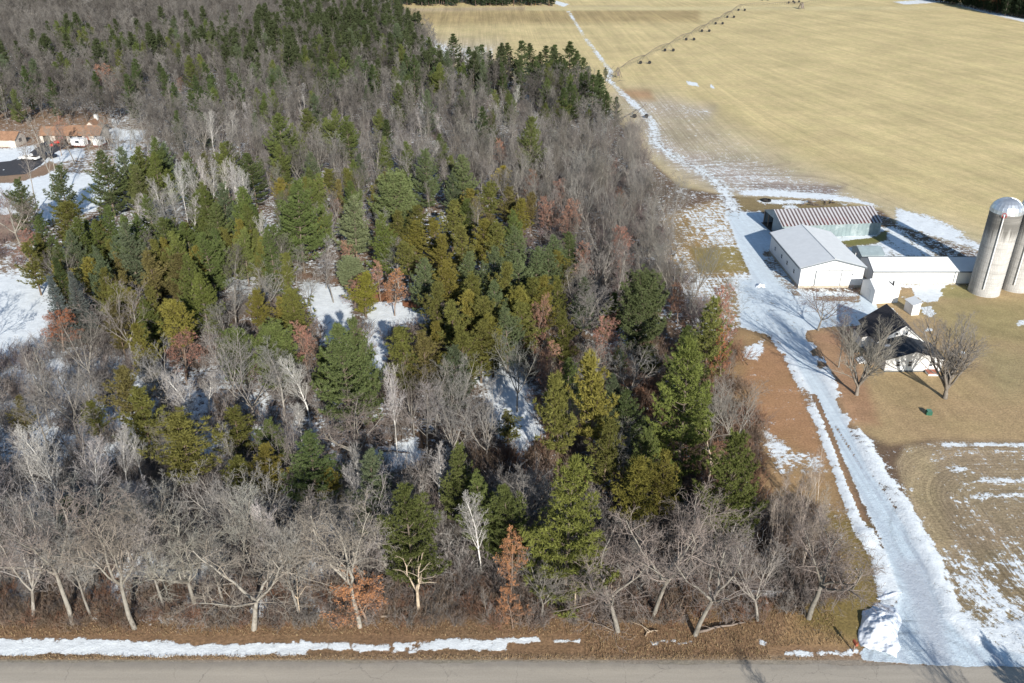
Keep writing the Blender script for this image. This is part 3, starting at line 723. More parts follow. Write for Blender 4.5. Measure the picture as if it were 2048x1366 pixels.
def window(parent, x0, x1, z0, z1, y, frame='white_trim', side=None, bars=True):
    """window on a wall facing -y at y (or facing -x at x=side)"""
    f = MB(); g = MB(); t = .07; d = .05
    def bx(mb, a0, a1, c0, c1, o0, o1):
        if side is None: mb.box(a0, a1, y-o1, y-o0, c0, c1)
        else: mb.box(side-o1, side-o0, a0, a1, c0, c1)
    bx(f, x0, x0+t, z0, z1, .004, d); bx(f, x1-t, x1, z0, z1, .004, d); bx(f, x0+t, x1-t, z1-t, z1, .004, d); bx(f, x0+t, x1-t, z0, z0+t, .004, d)
    if bars: bx(f, x0+t, x1-t, (z0+z1)/2-.03, (z0+z1)/2+.03, .025, d-.004)
    w = f.build('window', M[frame], parent)
    bx(g, x0+t, x1-t, z0+t, z1-t, .003, .02); g.build('pane', M['dark_glass'], w)
    return w
# ---- big white barn
BX, BY = 55.4, 150.2
b = thing('machine_barn', 'big white metal barn with gabled front and pale ribbed roof beside the snowy drive', 'barn', (BX, BY, 0), R(2))
m = MB(); gable_walls(m, 0, 12.3, 0, 18.6, 4.35, 6.0, z0=.5); m.mat = 0
w = m.build('wall', [M['white_metal'], M['white_metal_y']], b)
for p_ in w.data.polygons:
    if abs(p_.normal.x) > .8: p_.material_index = 1
m = MB(); m.box(-.05, 12.35, -.05, 18.65, 0, .5); m.build('foundation', M['concrete'], b)
m = MB(); gable_roof(m, 0, 12.3, 0, 18.6, 4.35, 6.0, ov=.35, rake=.3); rf = m.build('roof', M['white_roof_y'], b)
m = MB(); m.box(6.05, 6.25, -.3, 18.9, 6.11, 6.2); m.build('ridge_cap', M['white_trim'], rf)
m = MB()
for a, z0, z1 in ((0, 4.35, 6.0),):
    m.prism([(-.38, 4.06), (6.15, 5.8), (12.68, 4.06), (12.68, 4.34), (6.15, 6.08), (-.38, 4.34)], -.335, -.305); 
m.build('rake_trim', M['grey_trim'], rf)
m = MB(); m.box(-.50, -.36, -.3, 18.9, 4.10, 4.33); m.build('gutter', M['grey_trim'], rf)
m = MB(); m.box(3.1, 5.5, -.07, -.005, .5, 3.6); m.build('sliding_door', M['white_metal'], b)
m = MB(); m.box(5.52, 7.9, -.07, -.005, .5, 3.6); m.build('sliding_door', M['white_metal'], b)
m = MB(); m.box(3.0, 10.2, -.12, -.07, 3.62, 3.74); m.box(7.92, 8.06, -.1, -.005, .5, 3.6); m.box(2.9, 3.06, -.1, -.005, .5, 3.6); m.box(5.44, 5.54, -.1, -.071, .5, 3.6); m.build('door_track', M['grey_trim'], b)
m = MB(); m.box(10.0, 10.25, -.12, -.005, 2.6, 2.85); m.build('wall_lamp', M['grey_trim'], b)
for yy in (3.4, 7.6, 11.0, 15.2): window(b, yy-.45, yy+.45, 1.7, 2.6, 0, side=0.0, frame='white_trim')
# ---- long open shed with rusted roof
def rust_stripes(t, p, a, sep, c):
    w = t.math('SINE', t.math('MULTIPLY', a, 2*PI/.85))
    s = t.mapr(t.math('ADD', w, t.mapr(t.noise(p, 1.3, 5, .7), .2, .8, -.45, .45)), -.2, .2, 0, 1)
    hi = t.mapr(sep.outputs[1], .2, 5.2, 1, .85)
    c = t.mix(t.math('MULTIPLY', t.math('MULTIPLY', s, hi), .97), c, (.07, .04, .036, 1))
    redn = t.math('MULTIPLY', t.mapr(t.noise(p, .35, 5, .6), .50, .60, 0, .8), t.mapr(sep.outputs[1], .3, 2.4, 1, 0))
    redn = t.math('MULTIPLY', redn, t.mapr(sep.outputs[0], 3, 20, 1, .6))
    return t.mix(t.math('MULTIPLY', redn, t.mapr(w, -.6, .2, .15, .7)), c, (.19, .04, .035, 1))
M['rusty_roof'] = ribbed('rust_streaked_roof', (.47,.465,.475), 'x', .115, .4, .6, stripes=rust_stripes)
def wear(t, p, a, sep, c):
    c = t.mix(t.mapr(t.math('SINE', t.math('MULTIPLY', a, 2*PI/.92)), .2, .9, 0, .35), c, (.13, .175, .185, 1))
    return t.mix(t.mapr(t.noise(p, .5, 6, .7), .5, .62, 0, .5), c, (.42, .48, .48, 1))
M['galv_wall'] = ribbed('dull_galvanised_wall', (.22,.28,.285), 'x', .23, .6, .5, stripes=wear, var=.15)
M['galv_side'] = ribbed('dull_galvanised_gable', (.30,.36,.38), 'y', .3, .5, .5, var=.15)
s = thing('pole_shed', 'long galvanised shed with rust striped red roof and open bay at its west end', 'shed', (59.4, 176.7, 0), R(6.2))
L_, D_, e_, p_z = 22.9, 10.6, 3.0, 4.9
m = MB(); m.box(0, L_, 0, .12, 0, e_); m.build('front_wall', M['galv_wall'], s)
m = MB(); m.box(0, L_, D_-.12, D_, 0, e_); m.build('back_wall', M['galv_side'], s)
m = MB(); m.prism([(.12, 0), (D_-.12, 0), (D_-.12, e_), (D_/2, p_z), (.12, e_)], L_-.12, L_-.01, 'x'); m.build('east_gable', M['galv_side'], s)
m = MB(); m.prism([(.12, 0), (5.3, 0), (5.3, p_z-.02), (.12, e_)], .01, .12, 'x'); m.prism([(5.3, e_-.1), (D_-.12, e_-.1), (D_-.12, e_), (5.3, p_z-.02)], .01, .12, 'x'); m.build('west_gable', M['galv_side'], s)
m = MB(); gable_roof(m, 0, L_, 0, D_, e_, p_z, axis='x', ov=.25, rake=.2, th=.07); m.build('roof', M['rusty_roof'], s)
for yy in (7.9, D_-.33): m = MB(); m.box(.0, .2, yy, yy+.2, 0, e_-.1); m.build('post', M['post_wood'], s)
for i in range(6):
    m = MB(); m.box(3.6*i+3, 3.6*i+3.16, 5.2, 5.36, 0, p_z-.1); m.build('post', M['post_wood'], s)
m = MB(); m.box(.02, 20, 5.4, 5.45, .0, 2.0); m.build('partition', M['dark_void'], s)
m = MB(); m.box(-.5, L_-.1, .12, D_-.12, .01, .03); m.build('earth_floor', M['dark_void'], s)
m = MB(); m.tube([(2.2, 5.3, 4.9), (2.2, 5.3, 6.0)], .04); m.build('roof_mast', M['post_wood'], s)
# ---- long low white building
l = thing('white_barn', 'long low white metal building running from the big barn to the silos', 'barn', (70.3, 152.2, 0))
LL, LD = 22.4, 6.9
m = MB(); gable_walls(m, 0, LL, 0, LD, 2.85, 4.25, axis='x', z0=.2)
w = m.build('wall', [M['white_metal'], M['white_metal_y']], l)
for p_ in w.data.polygons:
    if abs(p_.normal.x) > .8: p_.material_index = 1
m = MB(); m.box(-.04, LL+.04, -.04, LD+.04, 0, .2); m.build('foundation', M['concrete'], l)
m = MB(); gable_roof(m, 0, LL, 0, LD, 2.85, 4.25, axis='x', ov=.3, rake=.2); rf = m.build('roof', M['white_roof_x'], l)
m = MB(); m.box(-.2, LL+.2, LD/2-.12, LD/2+.12, 4.35, 4.4); m.build('ridge_cap', M['grey_trim'], rf)
m = MB(); m.box(-.2, LL+.2, -.44, -.31, 2.62, 2.82); m.build('gutter', M['grey_trim'], rf)
m = MB(); m.prism([(-.32, 2.62), (LD/2, 4.18), (LD+.32, 2.62), (LD+.32, 2.8), (LD/2, 4.36), (-.32, 2.8)], -.235, -.205, 'x'); m.build('rake_trim', M['grey_trim'], rf)
m = MB(); m.box(2.6, 5.6, -.06, -.004, .2, 2.2); m.build('garage_door', M['white_metal'], l)
m = MB(); m.box(2.5, 5.75, -.08, -.004, 2.2, 2.28); m.box(5.62, 5.72, -.08, -.004, .2, 2.2); m.build('door_trim', M['grey_trim'], l)
m = MB(); m.box(15.85, 16.0, -.05, -.004, .2, 2.8); m.box(15.85, 16.0, -.3, -.31, 2.8, 2.9); m.build('corner_trim', M['grey_trim'], l)
m = MB(); m.box(-.05, -.004, 2.6, 3.4, .2, 2.1); m.build('side_door', M['white_trim'], l)
# ---- shed with a V on the roof
g_ = thing('garden_shed', 'white gabled shed with a small dark V on its roof by the long building', 'shed', (67.2, 143.2, 0), R(7))
m = MB(); gable_walls(m, 0, 4.9, 0, 4.8, 2.75, 4.0, axis='x'); m.build('wall', M['siding'], g_)
m = MB(); gable_roof(m, 0, 4.9, 0, 4.8, 2.75, 4.0, axis='x', ov=.15, rake=.12, th=.08); rf = m.build('roof', M['white_roof_x'], g_)
m = MB(); sl = 1.25/2.4
def onroof(y, dz=.115): return 2.75+sl*y+dz
m.add([(3.2, 1.6, onroof(1.6)), (3.5, 1.6, onroof(1.6)), (3.95, .85, onroof(.85)), (3.78, .6, onroof(.6))], [(0, 1, 2, 3)])
m.add([(4.45, 1.6, onroof(1.6, .119)), (4.1, 1.6, onroof(1.6, .119)), (3.7, .9, onroof(.9, .119)), (3.85, .6, onroof(.6, .119))], [(0, 1, 2, 3)])
m.build('roof_v_mark', M['black_rubber'], rf)  # flat dark V-shaped mark lying on the front slope
m = MB(); m.box(-.05, -.004, 1.5, 2.6, 0, 2.1); m.build('door', M['white_trim'], g_)
# ---- green roofed shed
g_ = thing('small_shed', 'small shed with pale green metal roof behind the long white building', 'shed', (71.7, 162.0, 0), R(3))
m = MB(); gable_walls(m, 0, 4.6, 0, 4.8, 2.1, 3.0, axis='x'); m.build('wall', M['galv_side'], g_)
m = MB(); gable_roof(m, 0, 4.6, 0, 4.8, 2.1, 3.0, axis='x', ov=.2, rake=.2, th=.07); m.build('roof', M['tin_teal'], g_)
window(g_, 1.8, 2.8, 1.2, 1.9, 0, side=0.0)
m = MB(); m.tube([(-.9, 1.0, 0), (-.9, 1.0, 2.2)], .08); m.build('post', M['white_trim'], g_)
# ---- little white shed
g_ = thing('tool_shed', 'tiny white shed with a lean-to roof standing alone on the lawn', 'shed', (72.35, 138.3, 0), R(8))
m = MB(); m.prism([(0, 0), (1.5, 0), (1.5, 2.45), (0, 2.05)], 0, 2.5); m.build('wall', M['siding'], g_)
m = MB(); m.prism([(-.18, 2.02), (1.68, 2.51), (1.68, 2.58), (-.18, 2.09)], -.2, 2.7); m.build('roof', M['white_roof_y'], g_)
m = MB(); m.box(.35, 1.15, -.04, -.004, .1, 1.8); d_ = m.build('door', M['white_trim'], g_)
m = MB(); m.box(.42, .47, -.07, -.041, .9, 1.02); m.build('handle', M['grey_trim'], d_)
# ---- farmhouse
h = thing('farmhouse', 'white clapboard farmhouse with dark shingle roofs and two front-facing gables', 'house', (59.6, 118.0, 0))
m = MB(); gable_walls(m, 0, 9.0, 0, 5.4, 2.25, 3.65, xp=4.35); w1 = m.build('front_wall', M['siding'], h)
m = MB(); gable_roof(m, 0, 9.0, 0, 5.4, 2.25, 3.65, xp=4.35, ov=.35, rake=.25, th=.12); r1 = m.build('front_roof', M['slate_shingle'], h)
m = MB(); m.prism([(-.37, 1.98), (4.35, 3.5), (9.37, 1.98), (9.37, 2.12), (4.35, 3.64), (-.37, 2.12)], -.285, -.255); m.build('fascia', M['white_trim'], r1)
m = MB(); m.lathe([(.0, .05), (.35, .04), (.5, 0)], 12); sp_ = m.build('snow_patch', M['snow'], r1, smooth=True); sp_.location = (1.35, 3.6, 2.25+1.35*1.4/4.35+.16); sp_.scale = (1.0, .8, 1); sp_.rotation_euler = (0, -R(17.8), 0)
m = MB(); gable_walls(m, .6, 7.9, 5.4, 13.2, 2.6, 5.5, xp=4.5); w2 = m.build('main_wall', M['siding'], h)
m = MB(); gable_roof(m, .6, 7.9, 5.4, 13.2, 2.6, 5.5, xp=4.5, ov=.35, rake=.25, th=.14); r2 = m.build('main_roof', M['dark_shingle'], h)
m = MB(); m.prism([(.22, 2.27), (4.5, 5.38), (8.28, 2.27), (8.28, 2.45), (4.5, 5.57), (.22, 2.45)], 5.11, 5.14); m.build('fascia', M['white_trim'], r2)
m = MB(); m.prism([(-.9, 0), (.55, 0), (.55, 2.25), (-.9, 1.95)], 8.2, 11.8); m.build('side_wing', M['siding'], h)
m = MB(); m.prism([(-1.15, 1.93), (.58, 2.29), (.58, 2.39), (-1.15, 2.03)], 8.0, 12.0); m.build('wing_roof', M['dark_shingle'], h)
m = MB(); m.box(-1.9, -.02, 2.2, 4.6, 0, .5); m.box(-1.8, -1.68, 2.25, 2.37, .5, 1.9); m.box(-1.8, -1.68, 4.43, 4.55, .5, 1.9); po = m.build('porch', M['post_wood'], h)
m = MB(); m.prism([(-2.1, 1.85), (-.02, 2.1), (-.02, 2.18), (-2.1, 1.93)], 2.0, 4.8); m.build('porch_roof', M['slate_shingle'], po)
m = MB()
for i in range(3): m.box(-2.5-.3*i, -1.95-.3*i, 2.5, 4.2, .02, .42-.13*i)
m.build('steps', M['white_trim'], h)
for xx in (2.0, 3.85, 7.2): window(h, xx-.33, xx+.33, .95, 1.95, 0)
for xx in (3.4, 4.95): window(h, xx-.28, xx+.28, 3.75, 4.3, 5.4, bars=False)
for yy in (1.6,): window(h, yy-.4, yy+.4, 1.0, 1.9, 0, side=0.0)
m = MB(); m.box(-.02, 9.02, -.03, -.005, 0, .22); m.build('foundation', M['grey_trim'], h)
m = MB(); m.box(6.45, 8.25, -1.45, -.06, .38, .47); dk = m.build('deck', M['brick_red'], h)
m = MB(); m.box(6.5, 8.2, -1.4, -.1, .0, .375); m.build('skirt', M['white_trim'], dk)
# ---- silos
def stave():
    t = NT('silo_staves'); p = t.obj(); sep = t.node('ShaderNodeSeparateXYZ', 0, Vector=p).node
    b_ = t.n.new('ShaderNodeTexBrick'); b_.inputs['Scale'].default_value = 1
    cyl = t.math('MULTIPLY', t.math('ARCTAN2', sep.outputs[1], sep.outputs[0]), 2.75)
    comb = t.n.new('ShaderNodeCombineXYZ'); t.l.new(cyl, comb.inputs[0]); t.l.new(sep.outputs[2], comb.inputs[1])
    t.l.new(comb.outputs[0], b_.inputs['Vector'])
    b_.inputs['Color1'].default_value = (.50,.485,.455,1); b_.inputs['Color2'].default_value = (.43,.42,.40,1); b_.inputs['Mortar'].default_value = (.26,.255,.24,1)
    b_.inputs['Mortar Size'].default_value = .012; b_.inputs['Brick Width'].default_value = .3; b_.inputs['Row Height'].default_value = .76
    c = b_.outputs[0]
    st = t.noise(t.vscale(comb.outputs[0], (1.6, .10, 1)), 1.3, 5, .7)
    hi = t.mapr(sep.outputs[2], 10.2, 15.2, 0, .66)
    k = t.mapr(t.math('ADD', st, hi), .62, .92, 0, .85)
    c = t.mix(k, c, (.10,.095,.085,1))
    c = t.mix(t.mapr(t.noise(t.vscale(comb.outputs[0], (.12, 1.4, 1)), 1, 4, .6), .5, .7, 0, .7), c, (.29,.28,.26,1))
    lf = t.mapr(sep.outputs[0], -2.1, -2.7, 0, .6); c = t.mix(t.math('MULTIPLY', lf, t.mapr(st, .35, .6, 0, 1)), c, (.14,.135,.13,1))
    t.base(c); t.rough(.9)
    return t.m
M['stave'] = stave()
t = NT('dome_metal'); p = t.obj(); t.base(t.scalecol((.62,.66,.70), t.mapr(t.noise(p, 1.2, 4), .3, .7, .85, 1.1))); t.rough(.38); t.b.inputs['Metallic'].default_value = .75; M['dome'] = t.m
def silo(x, y, hh, label):
    s = thing('silo', label, 'silo', (x, y, 0), 0, 'two concrete silos')
    prof = [(2.75, 0), (2.75, hh)]
    m = MB(); m.lathe([(2.78, 0), (2.78, .4), (2.75, .4), (2.75, hh), (2.6, hh)], 40); sh = m.build('shell', M['stave'], s, smooth=False)
    m = MB()
    z = 1.0
    while z < hh: m.lathe([(2.755, z), (2.785, z+.02), (2.755, z+.04)], 40); z += .76 if z > 6 else .5
    m.build('hoops', M['stave'], sh)
    m = MB(); n = 24
    for i in range(n):
        a0, a1 = 2*PI*i/n, 2*PI*(i+1)/n
        for j in range(6):
            e0, e1 = PI/2*j/6, PI/2*(j+1)/6
            def pt(a, e, r=2.82): return (r*math.cos(a)*math.cos(e), r*math.sin(a)*math.cos(e), hh-.15+r*.92*math.sin(e))
            m.add([pt(a0, e0), pt(a1, e0), pt(a1, e1), pt(a0, e1)], [(0, 1, 2, 3)])
    dm = m.build('dome', M['dome'], s)
    m = MB()
    for i in range(n):
        a0 = 2*PI*i/n; pts = [((2.84)*math.cos(a0)*math.cos(e), 2.84*math.sin(a0)*math.cos(e), hh-.15+2.84*.92*math.sin(e)) for e in np.linspace(0, PI/2-.05, 7)]
        m.tube(pts, .022, 3)
    m.build('ribs', M['dome'], dm)
    A = R(236); ca, sa = math.cos(A), math.sin(A)
    m = MB(); m.tube([(2.9*ca, 2.9*sa, 1.6), (2.9*ca, 2.9*sa, hh-.6)], .11, 8); m.build('fill_pipe', M['white_trim'], s)
    m = MB(); ring = [(2.95*ca+.38*math.cos(q)*-sa, 2.95*sa+.38*math.cos(q)*ca, hh-.1+.42*math.sin(q)) for q in np.linspace(0, 2*PI, 17)]
    m.tube(ring, .06, 6, cap=False); m.build('hatch_ring', M['red_paint'], s)
    m = MB(); m.tube([(2.9*ca, 2.9*sa, hh-.6), (2.6*ca, 2.6*sa, hh+.35), (1.8*ca, 1.8*sa, hh+1.6)], .12, 8); m.build('spout', M['dome'], s)
    return s
silo(90.55, 148.6, 16.3, 'nearer concrete silo with stained top, metal dome and white pipe, standing in full view')
silo(97.4, 150.6, 16.3, 'second concrete silo cut by the right edge of the picture')
# ---- homestead in the west
def ranch():
    r = thing('ranch_house', 'low ranch house with orange brown roof and open double garage at the far left', 'house', (-143.6, 257.3, 0), R(2))
    m = MB(); m.box(0, 1.0, 0, .15, 0, 2.5); m.box(3.0, 4.6, 0, .15, 0, 2.5); m.box(8.0, 8.3, 0, .15, 0, 2.5); m.box(1.0, 3.0, 0, .15, 2.1, 2.5); m.box(4.6, 8.0, 0, .15, 2.2, 2.5)
    m.box(0, .15, .15, 6.3, 0, 2.5); m.box(0, 8.3, 6.3, 6.45, 0, 2.5)
    m.build('garage_wall', M['cream_siding'], r)
    m = MB(); gable_roof(m, 0, 8.6, 0, 6.5, 2.5, 4.1, axis='x', ov=.5, rake=.3, th=.12); m.build('garage_roof', M['brown_shingle'], r)
    m = MB(); gable_walls(m, 8.35, 18.2, -.6, 6.5, 2.6, 4.4, axis='x'); m.build('house_wall', M['cream_siding'], r)
    m = MB(); gable_roof(m, 8.35, 18.2, -.6, 6.5, 2.6, 4.4, axis='x', ov=.6, rake=.4, th=.12); rf = m.build('house_roof', M['brown_shingle'], r)
    m = MB(); gable_walls(m, 12.5, 16, 3.5, 10, 3.8, 5.4, axis='y'); m.build('rear_wing', M['cream_siding'], r)
    m = MB(); gable_roof(m, 12.5, 16, 3.5, 10, 3.8, 5.4, axis='y', ov=.5, rake=.3); m.build('rear_roof', M['brown_shingle'], r)
    m = MB(); m.box(14.0, 15.0, 8, 9, 4.5, 6.5); m.build('chimney', M['white_trim'], r)
    m = MB(); m.box(1.0, 8.0, .6, .7, .0, 2.4); m.build('garage_shade_sheet', M['dark_void'], r)  # dark sheet just inside the openings stands in for the garage's inner shade
    window(r, 11.5, 13.1, 1.2, 2.2, -.6); window(r, 9.2, 10.2, 1.2, 2.2, -.6); window(r, 16.6, 17.6, 1.2, 2.2, -.6)
    m = MB(); m.box(13.9, 14.9, -.66, -.61, .1, 2.1); m.build('door', M['brick_red'], r)
    o = thing('guest_cottage', 'small outbuilding with orange brown roof at the left edge by the paved loop', 'house', (-156.5, 252.8, 0), R(-4))
    m = MB(); gable_walls(m, 0, 8, 0, 5.5, 2.3, 4.0, axis='x'); m.build('wall', M['cream_siding'], o)
    m = MB(); gable_roof(m, 0, 8, 0, 5.5, 2.3, 4.0, axis='x', ov=.4, rake=.3); m.build('roof', M['brown_shingle'], o)
    m = MB(); m.box(6.2, 7.1, -.06, -.004, 0, 2); m.build('door', M['white_trim'], o)
    f = MB(); f.box(8.004, 8.05, 2.1, 3.3, 1.1, 2.1); f.build('window', M['dark_glass'], o)
ranch()
def asphalt():
    t = NT('dark_asphalt'); t.base(t.scalecol((.055,.055,.06), t.mapr(t.noise(t.pos(), 1.5, 5), .3, .7, .8, 1.3))); return t.m
pl = [G(*q)[:2] for q in [(-60,352),(8,352),(52,348),(82,330),(98,312),(120,300),(138,290),(128,279),(104,278),(90,287),(70,298),(50,312),(20,322),(-60,330)]]
me = bpy.data.meshes.new('asphalt_loop'); me.from_pydata([(a, b_, .03) for a, b_ in pl], [], [tuple(range(len(pl)))]); me.materials.append(asphalt()); tag(link('paved_drive', me), kind='structure')
def car(x, y, rz, label, body='white_paint', pickup=False, name='parked_car', cat='car', L=4.7):
    c = thing(name, label, cat, (x, y, 0), rz)
    W = .92
    prof = [(-L/2, .45), (-L/2, .95), (-L*.30, 1.0), (-L*.18, 1.55), (L*.12, 1.55), (L*.27, 1.02), (L*.47, .92), (L/2, .7), (L/2, .4)]
    if pickup: prof = [(-L/2, .5), (-L/2, 1.1), (-L*.12, 1.1), (-L*.10, 1.75), (L*.14, 1.75), (L*.24, 1.15), (L*.47, 1.05), (L/2, .8), (L/2, .5)]
    m = MB(); m.prism(prof, -W, W, 'y'); m.build('body', M[body], c, bevel=.06)
    g = MB(); zt = max(z for _, z in prof)
    g.box(-L*.09, L*.115, -W-.012, W+.012, zt-.5, zt-.12)
    a, b2 = (L*.145, L*.235) if pickup else (L*.13, L*.26)
    g.add([(a, -W+.15, zt-.08), (a, W-.15, zt-.08), (b2+.06, W-.15, zt-.52), (b2+.06, -W+.15, zt-.52)], [(0, 1, 2, 3)])
    g.build('window', M['dark_glass'], c)
    if pickup: g = MB(); g.box(-L*.47, -L*.13, -W+.12, W-.12, 1.102, 1.112); g.build('bed', M['dark_void'], c)
    for sx in (-.31, .31):
        for sy in (-1, 1):
            w = MB(); w.tube([(sx*L, sy*(W-.18), .36), (sx*L, sy*(W+.02), .36)], .36, 14); w.build('wheel', M['black_rubber'], c)
    return c
car(-137.6, 238.6, R(170), 'white pickup truck parked on the paved loop at the far left', pickup=True, name='pickup_truck', cat='truck', L=5.6)
car(-133.2, 241.2, R(160), 'dark low car parked behind the white pickup truck', body='dark_paint', L=4.4)
car(-139.5, 253.4, R(190), 'dark car in front of the open garage beside the red tractor', body='dark_paint', L=4.6)
# red tractor with a loader
tr = thing('red_tractor', 'red tractor with a front loader outside the open garage', 'tractor', (-136.3, 254.4, 0), R(205))
m = MB(); m.box(-.4, 1.6, -.4, .4, .8, 1.5); m.box(-1.2, -.4, -.5, .5, .8, 1.25); m.build('hood', M['red_paint'], tr, bevel=.05)
for (sx, sy, r_) in ((-.9, -1, .8), (-.9, 1, .8), (1.2, -1, .45), (1.2, 1, .45)):
    m = MB(); m.tube([(sx, sy*.55, r_), (sx, sy*.9, r_)], r_, 14); m.build('wheel', M['black_rubber'], tr)
m = MB(); m.box(1.9, 2.9, -1.0, 1.0, .25, .95); m.build('bucket', M['red_paint'], tr)
m = MB(); m.box(-1.1, -1.0, -.5, .5, 1.25, 2.3); m.box(-1.1, .1, -.55, .55, 2.3, 2.4); m.build('canopy', M['red_paint'], tr)
def trailer(x, y, L, label, rz):
    t = thing('white_trailer', label, 'trailer', (x, y, 0), rz, 'white trailers by the ranch house')
    m = MB(); m.box(-L/2, L/2, -1.1, 1.1, .6, 2.6); m.build('body', M['white_paint'], t, bevel=.12)
    m = MB(); m.box(-L/2-.05, L/2+.05, -1.15, 1.15, .42, .58); m.build('frame', M['brick_red'], t)
    for sy in (-1, 1): m = MB(); m.tube([(0, sy*.9, .35), (0, sy*1.12, .35)], .35, 12); m.build('wheel', M['black_rubber'], t)
    m = MB(); m.box(-.6, .6, -1.13, -1.105, 1.4, 2.1); m.build('window', M['dark_glass'], t)
trailer(-129.6, 252.8, 4.4, 'white camper trailer with rusty red underside beside the ranch house', R(-8))
trailer(-123.9, 253.4, 3.2, 'short white box trailer right of the camper by the ranch house', R(80))
# ---- pivot irrigation machine
M['galv'] = simple('galvanised_steel', (.17,.14,.12), .55, .25, 2, metal=.2)
def tower(parent, p, ax=(1, 0), hh=3.6, pipe_h=4.0):
    m = MB(); x, y = p; a = 2.0
    w0 = (x-ax[0]*a, y-ax[1]*a); w1 = (x+ax[0]*a, y+ax[1]*a)
    m.tube([(w0[0], w0[1], .75), (w1[0], w1[1], .75)], .09, 5)
    for w in (w0, w1):
        m.tube([(w[0], w[1], .75), (x-ax[0]*.25*(1 if w is w0 else -1), y-ax[1]*.25*(1 if w is w0 else -1), hh)], .07, 5)
    t = m.build('tower', M['galv'], parent)
    for w in (w0, w1):
        m = MB(); n = (-ax[1], ax[0])
        m.tube([(w[0]-n[0]*.2, w[1]-n[1]*.2, .7), (w[0]+n[0]*.2, w[1]+n[1]*.2, .7)], .7, 14); m.build('wheel', M['black_rubber'], t)
def span(parent, p0, p1, h0=3.7, arch=1.1, rad=.10, truss=True):
    m = MB(); n = 14; top = []; low = []
    d = np.array([p1[0]-p0[0], p1[1]-p0[1]]); d /= np.linalg.norm(d); nn = (-d[1], d[0])
    for i in range(n+1):
        f = i/n; x = p0[0]+(p1[0]-p0[0])*f; y = p0[1]+(p1[1]-p0[1])*f; z = h0+arch*4*f*(1-f)
        top.append((x, y, z)); low.append((x, y, z-1.2*min(1, 4*f*(1-f)*1.3)))
    m.tube(top, rad, 6)
    if truss:
        for s_ in (-.7, .7):
            pts = [(x+nn[0]*s_, y+nn[1]*s_, z) for x, y, z in low[1:-1]]
            m.tube([top[0]]+pts+[top[-1]], .025, 3)
            for q, t_ in zip(pts, top[1:-1]): m.tube([q, t_], .03, 3, cap=False)
    for i in range(1, n):
        x, y, z = top[i]; m.tube([(x, y, z), (x, y, z-2.3)], .02, 3, cap=False)
    m.build('span', M['galv'], parent)
piv = thing('center_pivot', 'long wheeled irrigation pipe stretching diagonally across the upper field', 'irrigation machine', (0, 0, 0))
tw = [G(*q)[:2] for q in [(1290,128),(1338,103),(1380,81),(1411,64),(1438,49),(1461,36),(1483,22)]]
start = G(1235, 155)[:2]
span(piv, start+np.array([1.5, 2]), tw[0])
for i in range(len(tw)-1): span(piv, tw[i], tw[i+1])
for q in tw: tower(piv, q)
hub2 = G(1602, 18)[:2]
span(piv, tw[-1], (tw[-1]+hub2)/2+[0, 3], arch=.6); span(piv, (tw[-1]+hub2)/2+[0, 3], hub2, arch=.6)
m = MB()
for a in range(4):
    q = a*PI/2+.4; m.tube([(start[0]+2*math.cos(q), start[1]+2*math.sin(q), 0), (start[0]+.3*math.cos(q), start[1]+.3*math.sin(q), 4)], .12, 5)
m.box(start[0]-.4, start[0]+.5, start[1]-1.4, start[1]-.9, .8, 2.6); m.build('end_tower', M['galv'], piv)
p2 = thing('center_pivot', 'distant irrigation machine with tall hub tower near the top of the field', 'irrigation machine', (hub2[0], hub2[1], 0))
m = MB()
for a in range(4):
    q = a*PI/2+.7; m.tube([(2.4*math.cos(q), 2.4*math.sin(q), 0), (.5*math.cos(q), .5*math.sin(q), 4.2)], .2, 5)
m.box(-.6, .6, -2.2, -1.3, .6, 3.4); m.build('hub_tower', M['galv'], p2)
off = lambda q: tuple(G(*q)[:2]-hub2)
span(p2, (0, 0), off((1655, 9)), arch=.5, truss=False)
for q in [(1530, 1), (1583, 7), (1592, 5)]: tower(p2, off(q))
p3 = thing('center_pivot', 'end boom of an irrigation machine reaching out of the woods to the snowy track', 'irrigation machine', (0, 0, 0))
a0, a1 = G(1238, 262)[:2], G(1279, 236)[:2]; e1 = a1+(a1-a0)*.12
span(p3, a0, a1, h0=2.9, arch=.7, truss=False); tower(p3, a1+[.3, 0], hh=2.9)
m = MB(); m.tube([(*a1, 2.9), (*(a1+(a1-a0)*.3), 3.6)], .1, 5); m.build('boom', M['galv'], p3)
# ---- gate, mailbox, boxes, logs
gt = thing('farm_gate', 'grey metal bar gate standing in the brush by the road', 'gate', (26.0, 68.6, 0), R(-3))
m = MB()
for z in (.35, .52, .69, .86, 1.03, 1.2): m.tube([(0, 0, z), (3.1, 0, z)], .03, 6)
for x in (0, 1.55, 3.1): m.tube([(x, .0, .33), (x, .0, 1.23)], .035, 6)
m.build('bars', simple('grey_gate_steel', (.33,.33,.33), .5), gt)
m = MB(); m.tube([(3.3, 0, 0), (3.3, 0, 1.6)], .08, 8); m.build('post', M['post_wood'], gt)
m = MB(); m.tube([(-.2, 0, 0), (-.2, 0, 1.4)], .08, 8); m.build('post', M['post_wood'], gt)
bx_ = G(1706, 1303)[:2]
mb_ = thing('mailbox', 'rust red mailbox on a wooden post at the mouth of the drive', 'mailbox', (bx_[0], bx_[1], 0), R(8))
m = MB(); m.box(-.06, .06, -.06, .06, 0, 1.1); m.build('post', M['post_wood'], mb_)
m = MB(); m.prism([(-.14, 1.1), (.14, 1.1), (.14, 1.28)]+[(.14*math.cos(a), 1.28+.14*math.sin(a)) for a in np.linspace(.3, PI-.3, 6)]+[(-.14, 1.28)], -.35, .3); bb = m.build('box', simple('rusty_red_enamel', (.32,.09,.05), .6, .3, 8), mb_)
